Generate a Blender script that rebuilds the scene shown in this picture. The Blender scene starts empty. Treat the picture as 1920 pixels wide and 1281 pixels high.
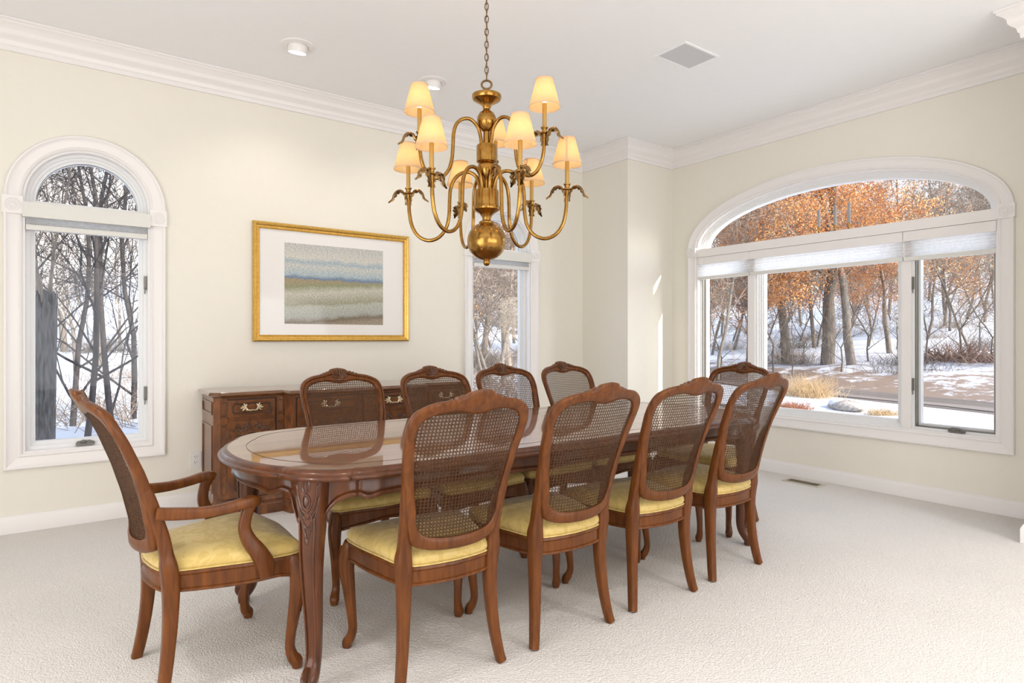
import bpy, bmesh, math, random
from mathutils import Vector, Matrix
PI = math.pi
sc = bpy.context.scene
col = sc.collection

# ------------------------------------------------------------------ camera
F = 1154.28
cam_d = bpy.data.cameras.new('camera'); cam = bpy.data.objects.new('camera', cam_d); col.objects.link(cam)
cam_d.sensor_width = 36; cam_d.lens = 36 * F / 1920
cam_d.shift_y = -6.38 / 1920
cam_d.clip_start = 0.05; cam_d.clip_end = 300
cam.location = (0, 0, 1.17)
HEAD = math.radians(53.854)                       # angle between the view direction and +X
cam.rotation_euler = (PI/2, 0, HEAD - PI/2)
sc.camera = cam

# ------------------------------------------------------------------ world, sun, lights, exposure
w = bpy.data.worlds.new('world'); sc.world = w; w.use_nodes = True
nt = w.node_tree; nt.nodes.clear()
wo = nt.nodes.new('ShaderNodeOutputWorld'); bg = nt.nodes.new('ShaderNodeBackground'); sky = nt.nodes.new('ShaderNodeTexSky')
sky.sky_type = 'NISHITA'; sky.sun_disc = False
sky.sun_elevation = math.radians(32); sky.sun_rotation = math.radians(159)
sky.air_density = 1.0; sky.dust_density = 1.5; sky.ozone_density = 1.0
hs = nt.nodes.new('ShaderNodeHueSaturation'); hs.inputs['Saturation'].default_value = 0.55
nt.links.new(sky.outputs[0], hs.inputs['Color']); nt.links.new(hs.outputs[0], bg.inputs[0])
nt.links.new(bg.outputs[0], wo.inputs[0]); bg.inputs[1].default_value = 0.36

def light(name, kind, loc, energy, color=(1, 1, 1), size=None, size_y=None, direction=None, spread=None, **kw):
    d = bpy.data.lights.new(name, kind); o = bpy.data.objects.new(name, d); col.objects.link(o)
    o.location = loc; d.energy = energy; d.color = color
    if kind == 'AREA':
        d.shape = 'RECTANGLE'; d.size = size; d.size_y = size_y or size
        if spread: d.spread = spread
    if direction: o.rotation_euler = Vector(direction).to_track_quat('-Z', 'Z').to_euler()
    for k, v in kw.items(): setattr(d, k, v)
    return o
sun = light('sun', 'SUN', (10, -20, 20), 3.6, (1.0, 0.90, 0.76), direction=(-0.43, 1.0, -0.72), angle=0.012)
# added fill lights behind the camera; no windows stand there
light('fill_side', 'AREA', (-2.05, 1.0, 1.55), 54, (0.98, 0.985, 1.0), 3.6, 2.3, direction=(1, 0.1, 0.3))
light('fill_rear', 'AREA', (1.8, -2.8, 1.6), 74, (0.98, 0.985, 1.0), 5.0, 2.4, direction=(0.05, 1, 0.35))
sc.view_settings.view_transform = 'Standard'; sc.view_settings.look = 'None'
sc.view_settings.gamma = 1; sc.view_settings.use_curve_mapping = False
sc.view_settings.exposure = 0.84
sc.cycles.max_bounces = 10; sc.cycles.diffuse_bounces = 5; sc.cycles.glossy_bounces = 5
sc.cycles.transparent_max_bounces = 16; sc.cycles.transmission_bounces = 6
sc.cycles.caustics_reflective = False; sc.cycles.caustics_refractive = False

# ------------------------------------------------------------------ materials
def mat(name, color, rough=0.5, metal=0.0, coat=0.0, spec=0.5, emit=None, estr=0.0):
    m = bpy.data.materials.new(name); m.use_nodes = True
    b = m.node_tree.nodes['Principled BSDF']
    b.inputs['Base Color'].default_value = (*color, 1); b.inputs['Roughness'].default_value = rough
    b.inputs['Metallic'].default_value = metal; b.inputs['Coat Weight'].default_value = coat
    b.inputs['Coat Roughness'].default_value = 0.06; b.inputs['Specular IOR Level'].default_value = spec
    if emit: b.inputs['Emission Color'].default_value = (*emit, 1); b.inputs['Emission Strength'].default_value = estr
    return m
def N(m, t, **kw):
    n = m.node_tree.nodes.new(t)
    for k, v in kw.items():
        if k in n.inputs: n.inputs[k].default_value = v
        else: setattr(n, k, v)
    return n
def L(m, a, b): m.node_tree.links.new(a, b)
def coords(m, scale=(1, 1, 1), kind='Object', rot=(0, 0, 0)):
    tc = N(m, 'ShaderNodeTexCoord'); mp = N(m, 'ShaderNodeMapping')
    mp.inputs['Scale'].default_value = scale; mp.inputs['Rotation'].default_value = rot
    L(m, tc.outputs[kind], mp.inputs[0]); return mp.outputs[0]
def ramp(m, fac, stops):
    r = N(m, 'ShaderNodeValToRGB'); e = r.color_ramp.elements
    while len(e) < len(stops): e.new(0.5)
    for i, (p, c) in enumerate(stops): e[i].position = p; e[i].color = (*c, 1)
    L(m, fac, r.inputs[0]); return r.outputs[0]
def noise_mat(name, c1, c2, scale=(8, 8, 8), ns=4.0, detail=5, rough=0.5, metal=0, coat=0, bump=0.0, bscale=None, bdist=0.002, lo=0.3, hi=0.7, dist=0.0, kind='Object', spec=0.5, coat_r=0.06):
    m = mat(name, c1, rough, metal, coat, spec); b = m.node_tree.nodes['Principled BSDF']
    b.inputs['Coat Roughness'].default_value = coat_r
    v = coords(m, scale, kind)
    n = N(m, 'ShaderNodeTexNoise', Scale=ns, Detail=detail, Distortion=dist); L(m, v, n.inputs['Vector'])
    L(m, ramp(m, n.outputs[0], [(lo, c1), (hi, c2)]), b.inputs['Base Color'])
    if bump:
        n2 = n
        if bscale:
            n2 = N(m, 'ShaderNodeTexNoise', Scale=bscale, Detail=3); L(m, coords(m, (1, 1, 1), kind), n2.inputs['Vector'])
        bp = N(m, 'ShaderNodeBump', Strength=bump, Distance=bdist); L(m, n2.outputs[0], bp.inputs['Height']); L(m, bp.outputs[0], b.inputs['Normal'])
    return m
M_wall = noise_mat('wall_paint', (0.825, 0.79, 0.705), (0.835, 0.80, 0.72), ns=2, rough=0.6, bump=0.05, bscale=180, bdist=0.001)
M_ceil = noise_mat('ceiling_paint', (0.90, 0.90, 0.905), (0.91, 0.91, 0.915), ns=2, rough=0.75, bump=0.05, bscale=150, bdist=0.001)
M_trim = mat('white_trim_paint', (0.845, 0.82, 0.81), 0.32)
M_vinyl = mat('white_sash_vinyl', (0.84, 0.84, 0.84), 0.3)
M_valance = mat('valance_fabric', (0.74, 0.73, 0.69), 0.6)
M_carpet = mat('carpet', (0.74, 0.69, 0.62), 0.95, spec=0.1)
b = M_carpet.node_tree.nodes['Principled BSDF']
v = coords(M_carpet)
n1 = N(M_carpet, 'ShaderNodeTexVoronoi', Scale=150.0); L(M_carpet, v, n1.inputs['Vector'])
n2 = N(M_carpet, 'ShaderNodeTexNoise', Scale=80.0, Detail=4); L(M_carpet, v, n2.inputs['Vector'])
n3 = N(M_carpet, 'ShaderNodeTexNoise', Scale=1.3, Detail=2); L(M_carpet, v, n3.inputs['Vector'])
ad = N(M_carpet, 'ShaderNodeMath', operation='ADD'); L(M_carpet, n1.outputs['Distance'], ad.inputs[0]); L(M_carpet, n2.outputs[0], ad.inputs[1])
c1 = ramp(M_carpet, ad.outputs[0], [(0.35, (0.88, 0.855, 0.83)), (1.05, (0.72, 0.685, 0.655))])
mx = N(M_carpet, 'ShaderNodeMix', data_type='RGBA', blend_type='MULTIPLY'); mx.inputs[0].default_value = 1
L(M_carpet, c1, mx.inputs[6]); L(M_carpet, ramp(M_carpet, n3.outputs[0], [(0.3, (0.95, 0.95, 0.95)), (0.7, (1, 1, 1))]), mx.inputs[7])
L(M_carpet, mx.outputs[2], b.inputs['Base Color'])
bp = N(M_carpet, 'ShaderNodeBump', Strength=0.6, Distance=0.005, invert=True); L(M_carpet, ad.outputs[0], bp.inputs['Height']); L(M_carpet, bp.outputs[0], b.inputs['Normal'])

M_chair = noise_mat('chair_fruitwood', (0.080, 0.023, 0.005), (0.170, 0.053, 0.010), scale=(22, 22, 2.6), ns=2.2, rough=0.34, spec=0.25, coat=0.08, dist=0.6, coat_r=0.18)
M_carve = noise_mat('carved_fruitwood', (0.07, 0.026, 0.010), (0.16, 0.060, 0.018), scale=(30, 30, 30), ns=3, rough=0.35, coat=0.3, coat_r=0.2)
M_tabletop = noise_mat('table_varnished_wood', (0.15, 0.05, 0.018), (0.26, 0.10, 0.035), scale=(1.2, 9, 9), ns=2.2, rough=0.3, coat=1.0, dist=1.2, coat_r=0.025)
M_tabletop.node_tree.nodes['Principled BSDF'].inputs['Coat IOR'].default_value = 1.85
M_table = noise_mat('table_dark_wood', (0.052, 0.016, 0.006), (0.120, 0.037, 0.012), scale=(9, 9, 1.6), ns=2.5, rough=0.3, spec=0.3, coat=0.22, dist=0.8, coat_r=0.08)
M_tablec = noise_mat('table_carving', (0.030, 0.010, 0.005), (0.10, 0.030, 0.011), scale=(40, 40, 40), ns=3, rough=0.35, coat=0.4, coat_r=0.12)
M_side = noise_mat('sideboard_wood', (0.085, 0.028, 0.010), (0.23, 0.080, 0.024), scale=(7, 7, 3), ns=2.6, rough=0.3, coat=0.4, dist=1.0, coat_r=0.1)
M_sidetop = noise_mat('sideboard_top_wood', (0.085, 0.031, 0.012), (0.20, 0.078, 0.026), scale=(2, 7, 7), ns=2.6, rough=0.2, coat=1.0, dist=1.0, coat_r=0.05)
M_line = mat('dark_groove', (0.025, 0.010, 0.006), 0.5)
M_cane = noise_mat('woven_cane', (0.075, 0.032, 0.013), (0.14, 0.065, 0.027), scale=(60, 60, 60), ns=2, rough=0.42)
M_seat = mat('gold_damask', (0.72, 0.555, 0.19), 0.55)
b = M_seat.node_tree.nodes['Principled BSDF']; b.inputs['Sheen Weight'].default_value = 0.25
v = coords(M_seat)
n1 = N(M_seat, 'ShaderNodeTexNoise', Scale=17.0, Detail=2, Distortion=1.6); L(M_seat, v, n1.inputs['Vector'])
L(M_seat, ramp(M_seat, n1.outputs[0], [(0.46, (0.55, 0.39, 0.115)), (0.54, (0.615, 0.45, 0.15))]), b.inputs['Base Color'])
L(M_seat, ramp(M_seat, n1.outputs[0], [(0.47, (0.62,)*3), (0.53, (0.42,)*3)]), b.inputs['Roughness'])
M_brass = noise_mat('aged_brass', (0.30, 0.155, 0.035), (0.45, 0.25, 0.065), scale=(12, 12, 12), ns=3, rough=0.22, metal=1.0)
M_brassd = noise_mat('dark_bronze', (0.16, 0.10, 0.05), (0.36, 0.22, 0.09), scale=(70, 70, 70), ns=3, rough=0.3, metal=1.0)
M_sleeve = mat('gold_candle_sleeve', (0.50, 0.31, 0.09), 0.42, 0.35)
M_chain = mat('bronze_chain', (0.22, 0.135, 0.065), 0.35, 1.0)
M_gilt = noise_mat('gilded_frame', (0.62, 0.36, 0.07), (0.80, 0.52, 0.14), scale=(20, 20, 20), ns=3, rough=0.33, metal=0.75)
M_mat = mat('picture_mat_board', (0.80, 0.775, 0.76), 0.55, coat=0.6)
M_nickel = mat('antique_brass_pull', (0.66, 0.56, 0.38), 0.35, 0.85)
M_hard = mat('grey_window_hardware', (0.20, 0.19, 0.17), 0.4, 0.5)
M_pewter = mat('pewter_candle', (0.34, 0.35, 0.37), 0.45)
M_plate = mat('outlet_plastic', (0.82, 0.81, 0.78), 0.35)
M_slot = mat('outlet_slot', (0.03, 0.03, 0.03), 0.5)
M_vent = mat('bronze_floor_register', (0.22, 0.17, 0.11), 0.4, 0.6)
M_grille = mat('speaker_grille', (0.60, 0.60, 0.61), 0.7)
M_lens = mat('lamp_lens', (1, 1, 1), 0.5, emit=(1.0, 0.96, 0.9), estr=6.0)
M_bulb = mat('bulb', (1, 1, 1), 0.5, emit=(1.0, 0.80, 0.5), estr=6.0)

def shade_mat(name, color, tcol, mix):
    m = bpy.data.materials.new(name); m.use_nodes = True; t = m.node_tree; t.nodes.clear()
    o = N(m, 'ShaderNodeOutputMaterial'); d = N(m, 'ShaderNodeBsdfDiffuse'); tr = N(m, 'ShaderNodeBsdfTranslucent'); mx = N(m, 'ShaderNodeMixShader')
    n = N(m, 'ShaderNodeTexNoise', Scale=9.0, Detail=6); L(m, coords(m, (5, 5, 5)), n.inputs['Vector'])
    L(m, ramp(m, n.outputs[0], [(0.3, tuple(c*0.86 for c in tcol)), (0.7, tcol)]), tr.inputs[0])
    d.inputs[0].default_value = (*color, 1); mx.inputs[0].default_value = mix
    L(m, d.outputs[0], mx.inputs[1]); L(m, tr.outputs[0], mx.inputs[2]); L(m, mx.outputs[0], o.inputs[0]); return m
M_shade = shade_mat('parchment_lampshade', (0.80, 0.64, 0.42), (0.90, 0.60, 0.26), 0.5)
M_shadetrim = shade_mat('lampshade_trim', (0.80, 0.60, 0.40), (0.75, 0.42, 0.22), 0.3)
M_cell = shade_mat('cellular_shade_fabric', (0.90, 0.90, 0.90), (0.97, 0.97, 0.98), 0.55)
m = M_glass = bpy.data.materials.new('window_glass'); m.use_nodes = True; m.node_tree.nodes.clear()
o = N(m, 'ShaderNodeOutputMaterial'); t = N(m, 'ShaderNodeBsdfTransparent'); g = N(m, 'ShaderNodeBsdfGlossy'); g.inputs['Roughness'].default_value = 0.01
t.inputs[0].default_value = (0.97, 0.98, 0.98, 1)
lw = N(m, 'ShaderNodeLayerWeight', Blend=0.5); pw = N(m, 'ShaderNodeMath', operation='POWER'); pw.inputs[1].default_value = 4.0; L(m, lw.outputs['Facing'], pw.inputs[0])
fr = N(m, 'ShaderNodeMath', operation='MULTIPLY_ADD'); L(m, pw.outputs[0], fr.inputs[0]); fr.inputs[1].default_value = 0.45; fr.inputs[2].default_value = 0.012
mx = N(m, 'ShaderNodeMixShader'); L(m, fr.outputs[0], mx.inputs[0]); L(m, t.outputs[0], mx.inputs[1]); L(m, g.outputs[0], mx.inputs[2]); L(m, mx.outputs[0], o.inputs[0])

# ------------------------------------------------------------------ mesh helpers
class MB:
    def __init__(s): s.v = []; s.f = []
    def add(s, vs, fs):
        n = len(s.v); s.v += [tuple(p) for p in vs]; s.f += [tuple(i + n for i in f) for f in fs]; return s
    def box(s, x0, x1, y0, y1, z0, z1, T=None):
        vs = [Vector((x, y, z)) for z in (z0, z1) for y in (y0, y1) for x in (x0, x1)]
        if T: vs = [T(p) for p in vs]
        return s.add(vs, [(0, 2, 3, 1), (4, 5, 7, 6), (0, 1, 5, 4), (2, 6, 7, 3), (0, 4, 6, 2), (1, 3, 7, 5)])
    def rings(s, rings, closed=True, cap=True, loop=False):
        n = len(rings[0]); vs = [p for r in rings for p in r]; fs = []
        R = len(rings)
        for i in range(R if loop else R - 1):
            j = (i + 1) % R
            for k in range(n if closed else n - 1):
                l = (k + 1) % n; fs.append((i*n + k, i*n + l, j*n + l, j*n + k))
        if cap and not loop:
            fs.append(tuple(range(n))[::-1]); fs.append(tuple((R-1)*n + k for k in range(n)))
        return s.add(vs, fs)
    def tube(s, pts, radii, n=8, cap=True, loop=False, up=None):
        if not hasattr(radii, '__len__'): radii = [radii]*len(pts)
        return s.sweep(pts, [(r, r) for r in radii], n, 2.0, cap, loop, up)
    def sweep(s, pts, sizes, n=12, power=2.0, cap=True, loop=False, up=None):
        # half sizes (a along side, b along binormal); superellipse section
        pts = [Vector(p) for p in pts]; m = len(pts); rings = []; prev = None
        for i, p in enumerate(pts):
            a = pts[(i-1) % m] if (i > 0 or loop) else p; b = pts[(i+1) % m] if (i < m-1 or loop) else p
            t = (b - a).normalized()
            if up is not None:
                side = Vector(up).cross(t)
                if side.length < 1e-4: side = prev or Vector((1, 0, 0))
            else:
                side = prev - t*prev.dot(t) if prev else t.orthogonal()
            side.normalize(); prev = side; bi = t.cross(side)
            r = []
            for k in range(n):
                th = 2*PI*(k+0.5)/n; c, q = math.cos(th), math.sin(th)
                c2 = math.copysign(abs(c)**(2/power), c); q2 = math.copysign(abs(q)**(2/power), q)
                r.append(p + side*c2*sizes[i][0] + bi*q2*sizes[i][1])
            rings.append(r)
        return s.rings(rings, True, cap, loop)
    def lathe(s, prof, n=24, c=(0, 0, 0), cap=True):
        return s.rings([[Vector((c[0]+r*math.cos(2*PI*k/n), c[1]+r*math.sin(2*PI*k/n), c[2]+z)) for k in range(n)] for r, z in prof], True, cap)
    def ell(s, c, ax, n=8, m=6):
        # ax: 3 vectors
        c = Vector(c); A = [Vector(a) for a in ax]; rs = []
        for i in range(m+1):
            ph = -PI/2 + PI*i/m; r = max(math.cos(ph), 0.02)
            rs.append([c + A[0]*r*math.cos(2*PI*k/n) + A[1]*r*math.sin(2*PI*k/n) + A[2]*math.sin(ph) for k in range(n)])
        return s.rings(rs)
    def poly(s, pts, d, T=lambda p: p):
        # extruded outline: pts 3D, displaced by d
        n = len(pts); a = [Vector(p) for p in pts]; b_ = [p + Vector(d) for p in a]
        fs = [tuple(range(n)), tuple(range(2*n-1, n-1, -1))] + [(i, (i+1) % n, n+(i+1) % n, n+i) for i in range(n)]
        return s.add([T(p) for p in a + b_], fs)
    def xf(s, T, start=0): s.v[start:] = [tuple(T(Vector(p))) for p in s.v[start:]]; return s
    def mesh(s, name, m, smooth=35):
        me = bpy.data.meshes.new(name); me.from_pydata(s.v, [], s.f)
        bm = bmesh.new(); bm.from_mesh(me); bmesh.ops.recalc_face_normals(bm, faces=bm.faces[:]); bm.to_mesh(me); bm.free()
        me.materials.append(m)
        if smooth:
            me.shade_smooth(); me.set_sharp_from_angle(angle=math.radians(smooth))
        return me
    def build(s, name, m, parent=None, smooth=35):
        o = bpy.data.objects.new(name, s.mesh(name, m, smooth)); col.objects.link(o)
        if parent: o.parent = parent
        return o
def inst(name, me, parent=None, loc=None, rot=None, scale=None):
    o = bpy.data.objects.new(name, me); col.objects.link(o)
    if parent: o.parent = parent
    if loc is not None: o.location = loc
    if rot is not None: o.rotation_euler = rot
    if scale is not None: o.scale = scale
    return o
def thing(name, label, cat, loc=(0, 0, 0), rz=0, group=None):
    o = bpy.data.objects.new(name, None); o.empty_display_size = 0.1; col.objects.link(o); o.location = loc; o.rotation_euler = (0, 0, rz)
    o['label'] = label; o['category'] = cat
    if group: o['group'] = group
    return o
def tag(o, label, cat, group=None, kind=None):
    o['label'] = label; o['category'] = cat
    if group: o['group'] = group
    if kind: o['kind'] = kind
    return o
def struct(o, label=None):
    o['kind'] = 'structure'
    if label: o['label'] = label
    return o
def copy_tree(o, parent=None):
    c = o.copy(); col.objects.link(c)
    if parent: c.parent = parent
    for ch in o.children: copy_tree(ch, c)
    return c
def lerp(tab, x):
    if x <= tab[0][0]: return tab[0][1]
    for (a, p), (b_, q) in zip(tab, tab[1:]):
        if x <= b_: return p + (q-p)*(x-a)/(b_-a)
    return tab[-1][1]
def catmull(pts, k=4, closed=False):
    P = [Vector(p) for p in pts]; n = len(P); out = []
    for i in range(n if closed else n-1):
        p0 = P[(i-1) % n] if (closed or i > 0) else P[0]*2 - P[1]
        p1 = P[i]; p2 = P[(i+1) % n]
        p3 = P[(i+2) % n] if (closed or i+2 < n) else P[-1]*2 - P[-2]
        for j in range(k):
            t = j/k
            out.append(0.5*((2*p1) + (p2-p0)*t + (2*p0-5*p1+4*p2-p3)*t*t + (3*p1-p0-3*p2+p3)*t**3))
    if not closed: out.append(P[-1])
    return out
def catv(tab, k=4):                                     # smooth a table of tuples of any length
    n = len(tab); out = []
    for i in range(n-1):
        p0 = tab[max(i-1, 0)]; p1 = tab[i]; p2 = tab[i+1]; p3 = tab[min(i+2, n-1)]
        for j in range(k):
            t = j/k
            out.append(tuple(0.5*((2*b_) + (c-a)*t + (2*a-5*b_+4*c-d)*t*t + (3*b_-a-3*c+d)*t**3) for a, b_, c, d in zip(p0, p1, p2, p3)))
    out.append(tab[-1]); return out

# ------------------------------------------------------------------ room
H = 3.048
YB, XR = 4.74, 5.016
XC, YC = 4.369, 4.104
XL, YF = -2.2, -3.0
# wall with arched openings; s runs along the wall
def wall(name, s0, s1, holes, T, out):
    mb = MB()
    def q(a, b_, c, d): mb.add([T(*a), T(*b_), T(*c), T(*d)], [(0, 1, 2, 3)])
    x = s0
    for (c, hw, zb, zs, rise) in sorted(holes):
        q((x, 0), (c-hw, 0), (c-hw, H), (x, H))
        q((c-hw, 0), (c+hw, 0), (c+hw, zb), (c-hw, zb))
        K = 32
        for i in range(K):
            a = PI - PI*i/K; b_ = PI - PI*(i+1)/K
            xa, za, xb, zb2 = c+hw*math.cos(a), zs+rise*math.sin(a), c+hw*math.cos(b_), zs+rise*math.sin(b_)
            q((xa, za), (xb, zb2), (xb, H), (xa, H))
        x = c+hw
    q((x, 0), (s1, 0), (s1, H), (x, H))
    n = len(mb.v); front = list(mb.v); fs = list(mb.f)
    mb.add([Vector(p) + Vector(out)*0.16 for p in front], [tuple(i for i in f[::-1]) for f in fs])
    # end closures
    o = mb.build(name, M_wall, None, 0); struct(o); return o
W1 = (0.139, 0.335, 0.47, 2.02, 0.335)
W2 = (3.345, 0.335, 0.47, 2.02, 0.335)
W3 = (2.597, 1.205, 0.492, 2.045, 0.445)
wall('wall_back', XL, XC, [W1, W2], lambda s, z: Vector((s, YB, z)), (0, 1, 0))
wall('wall_right', YF, YC, [W3], lambda s, z: Vector((XR, s, z)), (1, 0, 0))
def slab(name, x0, x1, y0, y1, z0, z1, m): return struct(MB().box(x0, x1, y0, y1, z0, z1).build(name, m, None, 0))
slab('wall_corner', XC, XR+0.16, YC, YB+0.16, 0, H, M_wall)
slab('wall_pier', 4.43, XR, 0.85, 1.11, 0, H, M_wall)
slab('wall_left', XL-0.16, XL, YF, YB+0.16, 0, H, M_wall)
slab('wall_front', XL, XR+0.16, YF-0.16, YF, 0, H, M_wall)
slab('floor', XL-0.16, XR+0.16, YF-0.16, YB+0.16, -0.12, 0, M_carpet)
slab('ceiling', XL-0.16, XR+0.16, YF-0.16, YB+0.16, H, H+0.14, M_ceil)
# added wall out of view, trims sun through the wide window to a strip
slab('wall_sun_blocker', XR+0.162, 6.07, 0.80, 1.02, -0.5, 5.9, mat('sun_blocker_siding', (0.6, 0.58, 0.52), 0.7))

path = [(XL, YF), (XL, YB), (XC, YB), (XC, YC), (XR, YC), (XR, 1.11), (4.43, 1.11), (4.43, 0.85), (XR, 0.85), (XR, YF)]
def mitres(path):
    out = []
    n = len(path)
    for i, p in enumerate(path):
        p = Vector(p); a = Vector(path[(i-1) % n]); b_ = Vector(path[(i+1) % n])
        d1 = (p-a).normalized(); d2 = (b_-p).normalized()
        n1 = Vector((d1.y, -d1.x)); n2 = Vector((d2.y, -d2.x))
        out.append((n1+n2)/(1+n1.dot(n2)))
    return out
mit = mitres(path)
def molding(names, prof, m):
    for i, name in enumerate(names):
        if not name: continue
        j = (i+1) % len(path); mb = MB()
        mb.rings([[Vector((path[k][0]+mit[k].x*o, path[k][1]+mit[k].y*o, z)) for o, z in prof] for k in (i, j)], True, True)
        struct(mb.build(name, m, None, 30))
crown = [(0, H-0.165), (0.016, H-0.165), (0.018, H-0.140), (0.026, H-0.132), (0.030, H-0.112)]
for i in range(7):
    a = i/6; crown.append((0.034 + 0.062*a + 0.010*math.sin(2*PI*a), H - 0.106 + 0.074*a + (-0.0)*a))
crown += [(0.104, H-0.028), (0.104, H-0.018), (0.116, H-0.014), (0.116, H-0.001), (0, H-0.001)]
molding(['trim_1', 'trim_2', 'trim_3', 'trim_4', 'trim_5', 'trim_6', 'trim_7', 'trim_8', 'trim_9', 'trim_10'], crown, M_trim)
base = [(0, 0.001), (0.017, 0.001), (0.017, 0.082), (0.013, 0.092), (0.009, 0.098), (0.008, 0.106), (0, 0.107)]
molding(['baseboard_left', 'baseboard_back', 'baseboard_return', 'baseboard_corner', 'baseboard_right', 'baseboard_pier', 'baseboard_pier_end', 'baseboard_pier_near', 'baseboard_right_near', None], base, M_trim)

# ------------------------------------------------------------------ windows
CAS = [(0, 0), (0, 0.014), (0.010, 0.020), (0.020, 0.014), (0.030, 0.016), (0.052, 0.020), (0.066, 0.024), (0.074, 0.031), (0.083, 0.031), (0.087, 0.026), (0.087, 0)]
def arch(c, w_, zs, r, K=32, a0=0.0, a1=PI): return [(c + w_*math.cos(a1 - (a1-a0)*i/K), zs + r*math.sin(a1 - (a1-a0)*i/K)) for i in range(K+1)]
def ring2d(mb, outer, inner, d0, d1, T):
    n = len(outer); vs = []
    for d in (d0, d1):
        for P in (outer, inner): vs += [T(s, z, d) for s, z in P]
    fs = []
    for i in range(n):
        j = (i+1) % n
        fs += [(i, j, n+j, n+i), (2*n+i, 3*n+i, 3*n+j, 2*n+j), (i, 2*n+i, 2*n+j, j), (n+i, n+j, 3*n+j, 3*n+i)]
    mb.add(vs, fs)
def dshape(c, w_, zb, zs, r, o=0.0, K=32):
    # outline of an arched light: flat foot at zb, sides up to zs, elliptical head; inset by o
    b0 = min(zb+o, zs-0.002)
    return [(c-w_+o, b0)] + arch(c, w_-o, zs, r-o, K) + [(c+w_-o, b0)]
def rect(s0, s1, z0, z1, o=0.0): return [(s0+o, z0+o), (s0+o, z1-o), (s1-o, z1-o), (s1-o, z0+o)]
def pane(parent, pts, d, T):
    mb = MB(); n = len(pts)
    mb.add([T(s, z, d) for s, z in pts] + [T(s, z, d+0.004) for s, z in pts], [tuple(range(n)), tuple(range(2*n-1, n-1, -1))] + [(i, (i+1) % n, n+(i+1) % n, n+i) for i in range(n)])
    return mb.build('pane', M_glass, parent, 0)
def bx(mb, s0, s1, z0, z1, d0, d1, T):
    return mb.box(s0, s1, z0, z1, d0, d1, lambda p: T(p.x, p.y, p.z))
def casing(root, W, T, block):
    c, hw, zb, zs, rise = W
    # T(s, z, d) with d > 0 going outdoors, d < 0 into the room
    zt0, zt1 = block
    def leg(side):
        mb = MB()
        mb.rings([[T(c+side*(hw+o), (zb-o) if k == 0 else zt0, -h) for o, h in CAS] for k in (0, 1)])
        mb.build('side_casing', M_trim, root, 30)
    leg(-1); leg(1)
    mb = MB(); mb.rings([[T(c+sd*(hw+o), zb-o, -h) for o, h in CAS] for sd in (-1, 1)]); mb.build('sill_casing', M_trim, root, 30)
    mb = MB(); K = 44; rr = []
    for i in range(K+1):
        a = PI - PI*i/K
        rr.append([T(c+(hw+o)*math.cos(a), zs+(rise+o)*math.sin(a), -h) for o, h in CAS])
    mb.rings(rr); mb.build('arch_casing', M_trim, root, 30)
    for sd in (-1, 1):
        mb = MB(); s0 = c + sd*(hw+0.0435); hs_ = 0.0495
        bx(mb, s0-hs_, s0+hs_, zt0, zt1, -0.034, 0.0, T)
        bl = mb.build('corner_block', M_trim, root, 0)
        mb = MB(); zc = (zt0+zt1)/2
        for r in (0.036, 0.024, 0.012):
            mb.sweep([T(s0+r*math.cos(2*PI*k/20), zc+r*math.sin(2*PI*k/20), -0.035) for k in range(20)], [(0.0035, 0.0035)]*20, 6, 2, False, True)
        mb.build('rosette', M_trim, bl)
    # jamb lining the opening
    mb = MB(); O = dshape(c, hw, zb, zs, rise); I = dshape(c, hw, zb, zs, rise, 0.014); ring2d(mb, O, I, -0.002, 0.16, T)
    mb.build('jamb', M_trim, root, 30)
def crank(parent, s, z, d, T):
    mb = MB(); bx(mb, s-0.05, s+0.05, z, z+0.016, d-0.022, d, T)
    mb.tube([T(s-0.045, z+0.022, d-0.02), T(s+0.02, z+0.026, d-0.028), T(s+0.045, z+0.018, d-0.03)], [0.005, 0.007, 0.006], 8)
    mb.ell(T(s-0.01, z+0.022, d-0.02), [(0.02, 0, 0), (0, 0.02, 0), (0, 0, 0.012)])
    mb.build('crank_handle', M_hard, parent)
def hinge(parent, s, z, d, T):
    mb = MB(); bx(mb, s-0.008, s+0.008, z-0.045, z+0.045, d-0.012, d, T)
    mb.tube([T(s, z-0.03, d-0.014), T(s-0.004, z-0.075, d-0.018)], [0.004, 0.003], 6)
    mb.build('sash_lock', M_hard, parent)

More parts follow.
